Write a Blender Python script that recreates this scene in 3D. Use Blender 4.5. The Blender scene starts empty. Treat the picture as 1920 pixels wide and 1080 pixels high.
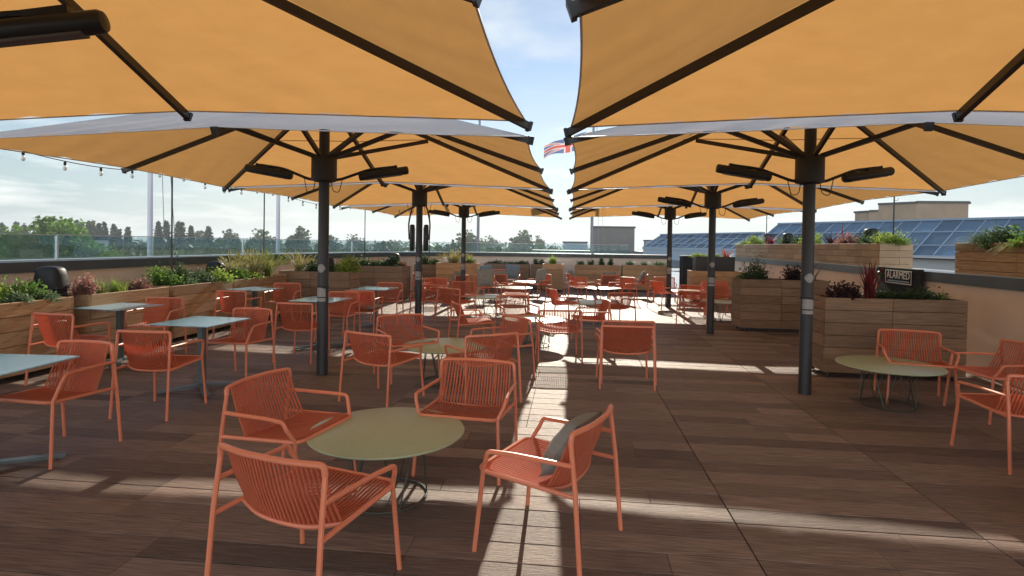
import bpy, math, random
import numpy as np
from mathutils import Vector, Matrix
R_ = math.radians
sc = bpy.context.scene

# ------------------------------------------------------------------ camera
cam_d = bpy.data.cameras.new('camera'); cam = bpy.data.objects.new('camera', cam_d)
sc.collection.objects.link(cam); sc.camera = cam
FW = Vector((-0.10353997, 0.99450461, -0.01549374)); RT = Vector((0.99448607, 0.10377354, 0.0151165)); UP = Vector((-0.01664127, 0.01384315, 0.99976569))
m = Matrix((RT, UP, -FW)).transposed().to_4x4(); m.translation = Vector((0, 0, 1.6))
cam.matrix_world = m
cam_d.sensor_width = 36; cam_d.lens = 1054.996 / 1920 * 36
cam_d.shift_y = -(540 - 474.446) / 1920
cam_d.clip_start = 0.05; cam_d.clip_end = 30000
sc.render.resolution_x = 1024; sc.render.resolution_y = 576

# ------------------------------------------------------------------ sun and sky
SUN_EL, SUN_AZ = R_(25.7), R_(0.6)           # azimuth to the right of +Y
sun_d = bpy.data.lights.new('sun', 'SUN'); sun_d.energy = 3.6; sun_d.angle = R_(0.5); sun_d.color = (1.0, 0.90, 0.74)
sun = bpy.data.objects.new('sun', sun_d); sc.collection.objects.link(sun)
sd = Vector((math.sin(SUN_AZ) * math.cos(SUN_EL), math.cos(SUN_AZ) * math.cos(SUN_EL), math.sin(SUN_EL)))
sun.rotation_euler = sd.to_track_quat('Z', 'Y').to_euler(); sun.location = (0, 0, 60)

world = bpy.data.worlds.new('World'); sc.world = world; world.use_nodes = True
wn = world.node_tree.nodes; wl = world.node_tree.links
for n in list(wn): wn.remove(n)
def N(t, **k):
    n = wn.new(t)
    for a, b in k.items(): setattr(n, a, b)
    return n
sky = N('ShaderNodeTexSky', sky_type='NISHITA', sun_disc=False)
sky.sun_elevation = SUN_EL; sky.sun_rotation = SUN_AZ; sky.air_density = 1.0; sky.dust_density = 0.05; sky.ozone_density = 1.5; sky.altitude = 60
tc = N('ShaderNodeTexCoord'); sep = N('ShaderNodeSeparateXYZ'); wl.new(tc.outputs['Generated'], sep.inputs[0])
def mth(op, a, b=None, clamp=False):
    n = N('ShaderNodeMath', operation=op, use_clamp=clamp)
    for i, v in enumerate((a, b)):
        if v is None: continue
        if isinstance(v, (int, float)): n.inputs[i].default_value = v
        else: wl.new(v, n.inputs[i])
    return n.outputs[0]
den = mth('ADD', sep.outputs[2], 0.12)
cx = mth('DIVIDE', sep.outputs[0], den); cyy = mth('DIVIDE', sep.outputs[1], den)
comb = N('ShaderNodeCombineXYZ'); wl.new(cx, comb.inputs[0]); wl.new(cyy, comb.inputs[1])
nz = N('ShaderNodeTexNoise'); nz.inputs['Scale'].default_value = 0.95; nz.inputs['Detail'].default_value = 9; nz.inputs['Roughness'].default_value = 0.56
nz.inputs['Distortion'].default_value = 0.25
wl.new(comb.outputs[0], nz.inputs['Vector'])
ramp = N('ShaderNodeValToRGB'); ramp.color_ramp.elements[0].position = 0.47; ramp.color_ramp.elements[1].position = 0.62
wl.new(nz.outputs[0], ramp.inputs[0])
# veil of thin cloud that thickens towards the horizon
veil = N('ShaderNodeMapRange'); veil.inputs[1].default_value = 0.0; veil.inputs[2].default_value = 0.30; veil.inputs[3].default_value = 0.98; veil.inputs[4].default_value = 0.06
wl.new(sep.outputs[2], veil.inputs[0])
cov = mth('MAXIMUM', mth('MULTIPLY', ramp.outputs[0], mth('SUBTRACT', 0.98, mth('MULTIPLY', sep.outputs[2], 0.95), True)), veil.outputs[0])
# unseen bright clouds added behind the camera as fill for surfaces facing it
rear = N('ShaderNodeMapRange', interpolation_type='SMOOTHSTEP'); rear.inputs[1].default_value = 0.25; rear.inputs[2].default_value = -0.75
wl.new(sep.outputs[1], rear.inputs[0])
upw = N('ShaderNodeMapRange'); upw.inputs[1].default_value = 0.16; upw.inputs[2].default_value = 0.42; upw.inputs[3].default_value = 0.92; upw.inputs[4].default_value = 0.03
wl.new(sep.outputs[2], upw.inputs[0])
cov = mth('MAXIMUM', cov, mth('MULTIPLY', rear.outputs[0], upw.outputs[0]))
front = N('ShaderNodeMapRange', interpolation_type='SMOOTHSTEP'); front.inputs[1].default_value = 0.66; front.inputs[2].default_value = 0.98; wl.new(sep.outputs[1], front.inputs[0])
fcol = N('ShaderNodeMix', data_type='RGBA'); fcol.inputs[6].default_value = (3.7, 4.65, 4.95, 1); fcol.inputs[7].default_value = (6.9, 7.4, 7.2, 1); wl.new(front.outputs[0], fcol.inputs[0])
ccol = N('ShaderNodeMix', data_type='RGBA'); puff = N('ShaderNodeMix', data_type='RGBA'); puff.inputs[7].default_value = (9.6, 9.7, 9.5, 1); wl.new(mth('MULTIPLY', ramp.outputs[0], 0.75), puff.inputs[0]); wl.new(fcol.outputs[2], puff.inputs[6])
wl.new(puff.outputs[2], ccol.inputs[6]); ccol.inputs[7].default_value = (30, 30, 29.5, 1); wl.new(rear.outputs[0], ccol.inputs[0])
mixc = N('ShaderNodeMix', data_type='RGBA'); wl.new(ccol.outputs[2], mixc.inputs[7])
wl.new(cov, mixc.inputs[0]); wl.new(sky.outputs[0], mixc.inputs[6])
bg = N('ShaderNodeBackground'); bg.inputs[1].default_value = 0.06
wo = N('ShaderNodeOutputWorld'); wl.new(mixc.outputs[2], bg.inputs[0]); wl.new(bg.outputs[0], wo.inputs[0])

sc.view_settings.view_transform = 'Standard'; sc.view_settings.look = 'None'; sc.view_settings.gamma = 1
sc.view_settings.exposure = 1.03
sc.cycles.max_bounces = 8; sc.cycles.diffuse_bounces = 4; sc.cycles.transparent_max_bounces = 16
sc.cycles.sample_clamp_indirect = 6

rnd = random.Random(7)
col = sc.collection

# ------------------------------------------------------------------ materials
def mat(name, color, rough=0.6, metal=0.0, var=0.0, vscale=6.0, stretch=(1, 1, 1), tone=0.0, bump=0.0, bscale=40.0, col2=None, spec=None, trans=0.0, objrand=0.0):
    mt = bpy.data.materials.new(name); mt.use_nodes = True
    nt = mt.node_tree; b = nt.nodes['Principled BSDF']
    b.inputs['Roughness'].default_value = rough; b.inputs['Metallic'].default_value = metal
    if spec is not None: b.inputs['Specular IOR Level'].default_value = spec
    c = None
    base = nt.nodes.new('ShaderNodeRGB'); base.outputs[0].default_value = (*color, 1); c = base.outputs[0]
    t = nt.nodes.new('ShaderNodeTexCoord')
    mp = nt.nodes.new('ShaderNodeMapping'); mp.inputs['Scale'].default_value = stretch
    nt.links.new(t.outputs['Object'], mp.inputs[0])
    if var or col2:
        nn = nt.nodes.new('ShaderNodeTexNoise'); nn.inputs['Scale'].default_value = vscale; nn.inputs['Detail'].default_value = 6
        nt.links.new(mp.outputs[0], nn.inputs['Vector'])
        mx = nt.nodes.new('ShaderNodeMix'); mx.data_type = 'RGBA'
        mr = nt.nodes.new('ShaderNodeMapRange'); mr.inputs[1].default_value = 0.3; mr.inputs[2].default_value = 0.7
        nt.links.new(nn.outputs[0], mr.inputs[0]); nt.links.new(mr.outputs[0], mx.inputs[0])
        k = 1 - var
        d = col2 if col2 else tuple(x * k for x in color)
        mx.inputs[7].default_value = (*d, 1); nt.links.new(c, mx.inputs[6]); c = mx.outputs[2]
    if tone:
        at = nt.nodes.new('ShaderNodeAttribute'); at.attribute_name = 'tone'
        mr2 = nt.nodes.new('ShaderNodeMapRange'); mr2.inputs[3].default_value = 1 - tone; mr2.inputs[4].default_value = 1 + tone
        nt.links.new(at.outputs['Fac'], mr2.inputs[0])
        vm = nt.nodes.new('ShaderNodeVectorMath'); vm.operation = 'SCALE'
        nt.links.new(c, vm.inputs[0]); nt.links.new(mr2.outputs[0], vm.inputs['Scale']); c = vm.outputs[0]
    if objrand:
        oi = nt.nodes.new('ShaderNodeObjectInfo')
        mr3 = nt.nodes.new('ShaderNodeMapRange'); mr3.inputs[3].default_value = 1 - objrand; mr3.inputs[4].default_value = 1 + objrand
        nt.links.new(oi.outputs['Random'], mr3.inputs[0])
        vm = nt.nodes.new('ShaderNodeVectorMath'); vm.operation = 'SCALE'
        nt.links.new(c, vm.inputs[0]); nt.links.new(mr3.outputs[0], vm.inputs['Scale']); c = vm.outputs[0]
    nt.links.new(c, b.inputs['Base Color'])
    if bump:
        bn = nt.nodes.new('ShaderNodeTexNoise'); bn.inputs['Scale'].default_value = bscale; bn.inputs['Detail'].default_value = 4
        nt.links.new(mp.outputs[0], bn.inputs['Vector'])
        bp = nt.nodes.new('ShaderNodeBump'); bp.inputs['Strength'].default_value = bump; bp.inputs['Distance'].default_value = 0.01
        nt.links.new(bn.outputs[0], bp.inputs['Height']); nt.links.new(bp.outputs[0], b.inputs['Normal'])
    if trans:
        tr = nt.nodes.new('ShaderNodeBsdfTranslucent'); nt.links.new(c, tr.inputs['Color'])
        ms = nt.nodes.new('ShaderNodeMixShader'); ms.inputs[0].default_value = trans
        out = nt.nodes['Material Output']
        nt.links.new(b.outputs[0], ms.inputs[1]); nt.links.new(tr.outputs[0], ms.inputs[2]); nt.links.new(ms.outputs[0], out.inputs[0])
    return mt

M = {}
M['coral'] = mat('coral_powder_coat', (0.70, 0.22, 0.118), 0.38, var=0.10, vscale=9, objrand=0.06)
M['cord'] = mat('coral_cord', (0.68, 0.195, 0.10), 0.6, var=0.12, vscale=14, objrand=0.06, trans=0.4)
M['deck'] = mat('deck_board_wood', (0.285, 0.208, 0.170), 0.53, stretch=(1.1, 22, 1), vscale=4.2, col2=(0.115, 0.083, 0.069), tone=0.42, bump=0.8, bscale=9, spec=0.18)
M['under'] = mat('deck_underlay', (0.02, 0.016, 0.014), 0.9)
M['plank'] = mat('planter_pine', (0.50, 0.31, 0.155), 0.72, stretch=(1.6, 1.6, 22), vscale=3.0, col2=(0.31, 0.18, 0.088), tone=0.22, bump=0.3, bscale=14)
M['plank_pale'] = mat('planter_weathered_pine', (0.47, 0.345, 0.215), 0.75, stretch=(1.6, 1.6, 22), vscale=3.0, col2=(0.38, 0.26, 0.155), tone=0.2, bump=0.3, bscale=14)
M['plank_dark'] = mat('planter_brown_stain', (0.29, 0.185, 0.112), 0.72, stretch=(1.6, 1.6, 22), vscale=3.0, col2=(0.18, 0.11, 0.064), tone=0.2, bump=0.3, bscale=14)
M['soil'] = mat('planting_soil', (0.035, 0.025, 0.018), 0.95, var=0.4, vscale=20, bump=0.6)
M['render_wall'] = mat('sand_render', (0.80, 0.645, 0.52), 0.9, var=0.12, vscale=1.6, bump=0.35, bscale=120)
M['coping'] = mat('grey_coping_metal', (0.085, 0.092, 0.10), 0.32, metal=0.35, var=0.3, vscale=2.5)
M['pole'] = mat('anthracite_pole', (0.032, 0.035, 0.040), 0.5, var=0.2, vscale=5)
M['rib'] = mat('dark_rib_tube', (0.035, 0.030, 0.030), 0.45)
M['heater'] = mat('black_heater_body', (0.018, 0.018, 0.02), 0.4)
M['grille'] = mat('heater_grille', (0.11, 0.10, 0.10), 0.35, metal=0.6)
M['sage'] = mat('sage_table_top', (0.385, 0.46, 0.30), 0.34, var=0.08, vscale=30, bump=0.05, bscale=200)
M['wire'] = mat('dark_green_wire', (0.05, 0.058, 0.05), 0.4, metal=0.2)
M['bluegrey'] = mat('blue_grey_table_top', (0.33, 0.54, 0.66), 0.10, var=0.08, vscale=3, spec=0.9)
M['teal'] = mat('teal_grey_base', (0.095, 0.125, 0.13), 0.4)
M['cush'] = mat('charcoal_cushion_fabric', (0.27, 0.275, 0.255), 0.9, var=0.2, vscale=12, bump=0.25, bscale=150)
M['cushblue'] = mat('slate_blue_cushion_fabric', (0.18, 0.24, 0.28), 0.9, var=0.2, vscale=12, bump=0.25, bscale=150)
M['black'] = mat('black_plastic', (0.016, 0.017, 0.019), 0.5, spec=0.3)
M['blackbox'] = mat('black_planter', (0.02, 0.021, 0.024), 0.45)
M['white'] = mat('white_sticker', (0.62, 0.61, 0.60), 0.5)
M['sticker'] = mat('grey_sticker_paper', (0.36, 0.35, 0.345), 0.6, var=0.35, vscale=60)
M['mast'] = mat('white_mast_paint', (0.62, 0.64, 0.72), 0.35)
M['mastgrey'] = mat('grey_mast_paint', (0.22, 0.22, 0.25), 0.4)
M['steel'] = mat('pale_steel', (0.55, 0.57, 0.6), 0.28, metal=0.7)
M['castor'] = mat('castor_rubber', (0.05, 0.05, 0.05), 0.5)
M['bulb'] = mat('clear_bulb_glass', (0.75, 0.72, 0.66), 0.12)
M['ledge'] = mat('roof_membrane', (0.33, 0.35, 0.37), 0.7, var=0.2, vscale=1.5)
M['brick'] = mat('tan_brick', (0.34, 0.245, 0.165), 0.85, var=0.2, vscale=0.9)
M['brickgrey'] = mat('grey_cladding', (0.16, 0.15, 0.145), 0.8, var=0.15, vscale=0.7)
M['roofdark'] = mat('dark_roof_edge', (0.05, 0.05, 0.055), 0.6)
M['roofmetal'] = mat('pale_roof_metal', (0.27, 0.34, 0.41), 0.8, spec=0.1)
M['glazing'] = mat('blue_roof_glazing', (0.10, 0.175, 0.275), 0.9, var=0.25, vscale=0.25, tone=0.25, spec=0.0)
M['mullion'] = mat('glazing_bar', (0.22, 0.30, 0.40), 0.8, spec=0.05)
M['wallwhite'] = mat('white_painted_wall', (0.62, 0.64, 0.66), 0.7)
M['bark'] = mat('bark', (0.09, 0.065, 0.045), 0.9, var=0.3, vscale=5)
def leafm(name, a, b=None, t=0.52): 
    return mat(name, a, 0.55, col2=b or tuple(x * 0.55 for x in a), vscale=5, tone=0.35, trans=t)
M['lf_green'] = leafm('fresh_green_leaf', (0.16, 0.29, 0.05), (0.075, 0.16, 0.03))
M['lf_dark'] = leafm('dark_green_leaf', (0.06, 0.11, 0.036), (0.028, 0.06, 0.02))
M['lf_lime'] = leafm('lime_leaf', (0.36, 0.46, 0.08), (0.18, 0.28, 0.045))
M['lf_grey'] = leafm('grey_green_leaf', (0.16, 0.235, 0.115), (0.08, 0.135, 0.06))
M['lf_pink'] = leafm('pink_brown_leaf', (0.42, 0.21, 0.17), (0.19, 0.09, 0.075))
M['lf_grass'] = leafm('pale_grass_blade', (0.38, 0.43, 0.14), (0.21, 0.28, 0.08))
M['lf_straw'] = leafm('straw_grass_blade', (0.52, 0.47, 0.22), (0.30, 0.30, 0.11))
M['lf_red'] = leafm('red_sword_leaf', (0.26, 0.035, 0.035), (0.10, 0.02, 0.025))
M['lf_orange'] = leafm('orange_red_sword_leaf', (0.50, 0.10, 0.05), (0.25, 0.05, 0.03))
M['lf_purple'] = leafm('purple_dark_leaf', (0.055, 0.025, 0.03), (0.03, 0.015, 0.02))
M['tree_a'] = mat('oak_foliage', (0.17, 0.29, 0.055), 0.6, col2=(0.075, 0.15, 0.035), vscale=0.6, tone=0.35, trans=0.35)
M['tree_b'] = mat('mid_green_foliage', (0.06, 0.10, 0.035), 0.6, col2=(0.03, 0.06, 0.022), vscale=0.5, tone=0.35, trans=0.3, objrand=0.2)
M['tree_p'] = mat('poplar_foliage', (0.045, 0.068, 0.032), 0.6, col2=(0.024, 0.042, 0.022), vscale=0.5, tone=0.35, trans=0.25, objrand=0.15)
M['land'] = mat('far_land', (0.07, 0.09, 0.045), 0.9, col2=(0.04, 0.06, 0.03), vscale=0.02)
M['hillm'] = mat('far_hill', (0.05, 0.07, 0.045), 0.9, col2=(0.035, 0.05, 0.035), vscale=0.004)
M['fl_red'] = mat('flag_red', (0.60, 0.13, 0.11), 0.7, trans=0.4)
M['fl_blue'] = mat('flag_blue', (0.13, 0.16, 0.32), 0.7, trans=0.4)
M['fl_white'] = mat('flag_white', (0.62, 0.60, 0.60), 0.7, trans=0.4)
M['signpanel'] = mat('charcoal_panel', (0.028, 0.031, 0.036), 0.75, var=0.2, spec=0.1)
M['greenlamp'] = mat('green_button', (0.03, 0.16, 0.05), 0.4)
M['sheet'] = mat('pale_sheet_metal', (0.60, 0.61, 0.60), 0.5)

# canopy fabric: pale grey coating outside, ochre weave inside, lets sun through
def canopy_mat():
    mt = bpy.data.materials.new('ochre_canopy_fabric'); mt.use_nodes = True
    nt = mt.node_tree; nt.nodes.clear(); L = nt.links
    def n(t): return nt.nodes.new(t)
    t = n('ShaderNodeTexCoord'); sp = n('ShaderNodeSeparateXYZ'); L.new(t.outputs['Object'], sp.inputs[0])
    weave = n('ShaderNodeTexNoise'); weave.inputs['Scale'].default_value = 3.5; weave.inputs['Detail'].default_value = 7; weave.inputs['Roughness'].default_value = 0.62
    mp = n('ShaderNodeMapping'); mp.inputs['Scale'].default_value = (1, 1, 5); L.new(t.outputs['Object'], mp.inputs[0]); L.new(mp.outputs[0], weave.inputs['Vector'])
    c = n('ShaderNodeMix'); c.data_type = 'RGBA'; c.inputs[6].default_value = (0.79, 0.415, 0.140, 1); c.inputs[7].default_value = (0.64, 0.32, 0.098, 1); L.new(weave.outputs[0], c.inputs[0])
    # stitched seam running round the canopy
    a = n('ShaderNodeMath'); a.operation = 'SUBTRACT'; L.new(sp.outputs[2], a.inputs[0]); a.inputs[1].default_value = 2.98
    b = n('ShaderNodeMath'); b.operation = 'ABSOLUTE'; L.new(a.outputs[0], b.inputs[0])
    d = n('ShaderNodeMath'); d.operation = 'LESS_THAN'; L.new(b.outputs[0], d.inputs[0]); d.inputs[1].default_value = 0.004
    c2 = n('ShaderNodeMix'); c2.data_type = 'RGBA'; c2.inputs[7].default_value = (0.2, 0.085, 0.025, 1); L.new(d.outputs[0], c2.inputs[0]); L.new(c.outputs[2], c2.inputs[6])
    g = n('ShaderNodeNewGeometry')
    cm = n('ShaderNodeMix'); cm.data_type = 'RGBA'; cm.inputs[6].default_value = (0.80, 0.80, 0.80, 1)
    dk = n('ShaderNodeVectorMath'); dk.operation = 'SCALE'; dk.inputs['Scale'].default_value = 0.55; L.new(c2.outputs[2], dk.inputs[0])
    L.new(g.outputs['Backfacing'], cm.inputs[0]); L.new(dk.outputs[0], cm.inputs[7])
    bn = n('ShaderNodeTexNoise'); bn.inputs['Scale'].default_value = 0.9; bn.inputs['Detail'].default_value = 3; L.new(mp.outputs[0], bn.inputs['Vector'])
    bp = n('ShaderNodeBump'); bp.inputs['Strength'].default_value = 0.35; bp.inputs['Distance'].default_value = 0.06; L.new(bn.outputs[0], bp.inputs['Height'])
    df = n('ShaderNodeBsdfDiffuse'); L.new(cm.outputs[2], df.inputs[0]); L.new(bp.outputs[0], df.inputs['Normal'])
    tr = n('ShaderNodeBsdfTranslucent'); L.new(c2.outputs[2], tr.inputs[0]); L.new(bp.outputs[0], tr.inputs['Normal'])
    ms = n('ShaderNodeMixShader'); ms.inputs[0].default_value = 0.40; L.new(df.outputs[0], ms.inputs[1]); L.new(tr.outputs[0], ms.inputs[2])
    o = n('ShaderNodeOutputMaterial'); L.new(ms.outputs[0], o.inputs[0])
    return mt
M['canopy'] = canopy_mat()

def glass_mat():
    mt = bpy.data.materials.new('balustrade_glass'); mt.use_nodes = True
    nt = mt.node_tree; nt.nodes.clear(); L = nt.links
    tr = nt.nodes.new('ShaderNodeBsdfTransparent'); tr.inputs[0].default_value = (0.84, 0.92, 0.92, 1)
    gl = nt.nodes.new('ShaderNodeBsdfGlossy'); gl.inputs[0].default_value = (0.8, 0.9, 0.92, 1); gl.inputs['Roughness'].default_value = 0.03
    df = nt.nodes.new('ShaderNodeBsdfDiffuse'); df.inputs[0].default_value = (0.5, 0.62, 0.63, 1)
    fr = nt.nodes.new('ShaderNodeFresnel'); fr.inputs[0].default_value = 1.5
    m1 = nt.nodes.new('ShaderNodeMixShader'); m1.inputs[0].default_value = 0.035; L.new(tr.outputs[0], m1.inputs[1]); L.new(df.outputs[0], m1.inputs[2])
    m2 = nt.nodes.new('ShaderNodeMixShader'); fm = nt.nodes.new('ShaderNodeMath'); fm.operation = 'MULTIPLY'; fm.inputs[1].default_value = .3; L.new(fr.outputs[0], fm.inputs[0]); L.new(fm.outputs[0], m2.inputs[0]); L.new(m1.outputs[0], m2.inputs[1]); L.new(gl.outputs[0], m2.inputs[2])
    o = nt.nodes.new('ShaderNodeOutputMaterial'); L.new(m2.outputs[0], o.inputs[0])
    return mt
M['glass'] = glass_mat()

# ------------------------------------------------------------------ mesh helpers
class MB:
    def __init__(s): s.v = []; s.f = []; s.t = []
    def add(s, vs, fs, tone=0.5):
        o = len(s.v); s.v += [tuple(v) for v in vs]; s.f += [tuple(i + o for i in f) for f in fs]; s.t += [tone] * len(fs)
    def box(s, c, d, rot=None, tone=0.5, bevel=0.0):
        x, y, z = d[0] / 2, d[1] / 2, d[2] / 2
        if bevel:
            b = min(bevel, x * .9, y * .9, z * .9)
            vs = []
            for zz, ins in ((-z, b), (-z + b, 0), (z - b, 0), (z, b)):
                for sx, sy in ((-1, -1), (1, -1), (1, 1), (-1, 1)): vs.append((sx * (x - ins), sy * (y - ins), zz))
            fs = [(3, 2, 1, 0), (12, 13, 14, 15)]
            for l in range(3):
                for k in range(4):
                    fs.append((l * 4 + k, l * 4 + (k + 1) % 4, l * 4 + 4 + (k + 1) % 4, l * 4 + 4 + k))
        else:
            vs = [(-x, -y, -z), (x, -y, -z), (x, y, -z), (-x, y, -z), (-x, -y, z), (x, -y, z), (x, y, z), (-x, y, z)]
            fs = [(3, 2, 1, 0), (4, 5, 6, 7), (0, 1, 5, 4), (1, 2, 6, 5), (2, 3, 7, 6), (3, 0, 4, 7)]
        vs = [Vector(v) for v in vs]
        if rot is not None: vs = [rot @ v for v in vs]
        c = Vector(c); s.add([v + c for v in vs], fs, tone)
    def bar(s, a, b, w, h, tone=0.5, up=(0, 0, 1)):      # box from a to b
        a, b = Vector(a), Vector(b); d = (b - a); l = d.length; y = d.normalized()
        x = y.cross(Vector(up));
        if x.length < 1e-4: x = Vector((1, 0, 0))
        x.normalize(); z = x.cross(y)
        s.box((a + b) / 2, (w, l, h), Matrix((x, y, z)).transposed(), tone)
    def tube(s, pts, r, n=8, closed=False, caps=True, tone=0.5):
        pts = [Vector(p) for p in pts]; k = len(pts)
        rs = r if isinstance(r, (list, tuple)) else [r] * k
        tang = []
        for i in range(k):
            if closed: t = pts[(i + 1) % k] - pts[i - 1]
            else: t = pts[min(i + 1, k - 1)] - pts[max(i - 1, 0)]
            tang.append(t.normalized())
        u = Vector((0, 0, 1)).cross(tang[0])
        if u.length < 1e-3: u = Vector((1, 0, 0)).cross(tang[0])
        u.normalize(); vs = []; fs = []
        for i in range(k):
            t = tang[i]; u = (u - t * u.dot(t)).normalized(); w = t.cross(u)
            for j in range(n):
                a = 2 * math.pi * j / n
                vs.append(pts[i] + (u * math.cos(a) + w * math.sin(a)) * rs[i])
        for i in range(k if closed else k - 1):
            i2 = (i + 1) % k
            for j in range(n): fs.append((i * n + j, i * n + (j + 1) % n, i2 * n + (j + 1) % n, i2 * n + j))
        if caps and not closed:
            fs.append(tuple(range(n))[::-1]); fs.append(tuple(range((k - 1) * n, k * n)))
        s.add(vs, fs, tone)
    def lathe(s, prof, n=24, c=(0, 0, 0), axis=None, tone=0.5):
        vs = []; fs = []; c = Vector(c)
        for r, z in prof:
            for j in range(n):
                a = 2 * math.pi * j / n; vs.append(Vector((r * math.cos(a), r * math.sin(a), z)))
        if axis is not None:
            q = Vector((0, 0, 1)).rotation_difference(Vector(axis)); vs = [q @ v for v in vs]
        vs = [v + c for v in vs]; k = len(prof)
        for i in range(k - 1):
            for j in range(n): fs.append((i * n + j, i * n + (j + 1) % n, (i + 1) * n + (j + 1) % n, (i + 1) * n + j))
        fs.append(tuple(range(n))[::-1]); fs.append(tuple(range((k - 1) * n, k * n)))
        s.add(vs, fs, tone)
    def build(s, name, material, parent=None, smooth=False):
        me = bpy.data.meshes.new(name); me.from_pydata([tuple(v) for v in s.v], [], s.f); me.update()
        at = me.attributes.new('tone', 'FLOAT', 'FACE'); at.data.foreach_set('value', np.array(s.t, dtype=np.float32))
        if smooth:
            me.polygons.foreach_set('use_smooth', [True] * len(me.polygons))
            if smooth != 'all':
                try: me.set_sharp_from_angle(angle=R_(40))
                except Exception: pass
        me.materials.append(material)
        o = bpy.data.objects.new(name, me); col.objects.link(o)
        if parent: o.parent = parent
        return o

def fillet(pts, r, n=5):
    pts = [Vector(p) for p in pts]; out = [pts[0]]
    for i in range(1, len(pts) - 1):
        p = pts[i]; a = (pts[i - 1] - p); b = (pts[i + 1] - p); rr = min(r, a.length * .48, b.length * .48)
        p0 = p + a.normalized() * rr; p1 = p + b.normalized() * rr
        for k in range(n + 1):
            t = k / n; out.append(p0 * (1 - t) ** 2 + p * 2 * t * (1 - t) + p1 * t ** 2)
    out.append(pts[-1]); return out
def arc_pts(pts, n=10):
    """smooth curve through control points (Catmull-Rom)"""
    P = [Vector(p) for p in pts]; P = [P[0] * 2 - P[1]] + P + [P[-1] * 2 - P[-2]]; out = []
    for i in range(1, len(P) - 2):
        for k in range(n):
            t = k / n
            out.append(0.5 * ((2 * P[i]) + (P[i + 1] - P[i - 1]) * t + (2 * P[i - 1] - 5 * P[i] + 4 * P[i + 1] - P[i + 2]) * t * t + (3 * P[i] - P[i - 1] - 3 * P[i + 1] + P[i + 2]) * t ** 3))
    out.append(P[-2]); return out

def tag(o, label=None, cat=None, group=None, kind=None):
    if label: o['label'] = label
    if cat: o['category'] = cat
    if group: o['group'] = group
    if kind: o['kind'] = kind
    return o
def empty(name, loc, rz=0.0):
    o = bpy.data.objects.new(name, None); col.objects.link(o); o.location = loc; o.rotation_euler = (0, 0, rz); o.empty_display_size = 0.1
    return o
def copy_tree(o, parent=None):
    c = o.copy(); col.objects.link(c)
    if parent: c.parent = parent
    for ch in list(o.children): copy_tree(ch, c)
    return c

# ------------------------------------------------------------------ setting: land, deck, walls
def sheet(name, x0, x1, y0, y1, z, material, n=1):
    b = MB(); b.add([(x0, y0, z), (x1, y0, z), (x1, y1, z), (x0, y1, z)], [(0, 1, 2, 3)]); o = b.build(name, material); tag(o, kind='structure'); return o
sheet('ground', -9000, 9000, -2000, 9000, -18, M['land'])

def hills():
    b = MB(); r = random.Random(3); n = 120; vs = []; fs = []
    for i in range(n + 1):
        x = -5200 + i * 80; h = 8 + 16 * math.exp(-((x + 3300) / 700) ** 2) + 8 * math.exp(-((x + 900) / 900) ** 2) + 5 * math.sin(i * .31) * math.sin(i * .13)
        vs += [(x, 4300, -18), (x, 4500, h + 2), (x, 4900, -18)]
    for i in range(n):
        for k in range(2): fs.append((i * 3 + k, i * 3 + 3 + k, i * 3 + 4 + k, i * 3 + 1 + k))
    b.add(vs, fs); tag(b.build('hills', M['hillm'], smooth='all'), kind='structure')
hills()

# terrace slab under the boards, then the boards
b = MB(); b.box((-.5, 8.5, -.22), (15.2, 27, .39)); tag(b.build('terrace_slab', M['under']), kind='structure')
b = MB(); rr = random.Random(11); W = .191; G = .0075; PITCH = 1.342; X0 = .98 - 7 * PITCH
for i in range(-22, 112):
    y = i * W + .02
    # right of the long joint the boards are laid as aligned panels, left of it they are staggered
    off = rr.choice((0, .34, .67, 1.0)) * PITCH
    spans = []
    for k in range(0, 13):
        xa = X0 + k * PITCH; xb = xa + PITCH
        if k >= 7: spans.append((xa + .004, xb - .004, True))
        else:
            xa -= off; xb -= off
            spans.append((xa + .001, xb - .001, False))
            if k == 6: spans.append((xb + .001, .98 - .004, False)) if .98 - xb > .05 else None
    for xa, xb, al in spans:
        if xb - xa < .03: continue
        cuts = [xa]
        if al and rr.random() < .35: cuts.append(xa + rr.choice((.35, .5, .66, .8)) * (xb - xa))
        cuts.append(xb)
        for c in range(len(cuts) - 1):
            p, q = cuts[c] + (.0012 if c else 0), cuts[c + 1] - (.0012 if c < len(cuts) - 2 else 0)
            t = min(1, max(0, rr.gauss(.5, .24))); dz = rr.uniform(-.0008, .0008)
            b.box(((p + q) / 2, y, -.0125 + dz), (q - p, W - G, .025), tone=t, bevel=.002)
tag(b.build('deck', M['deck']), kind='structure')

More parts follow.
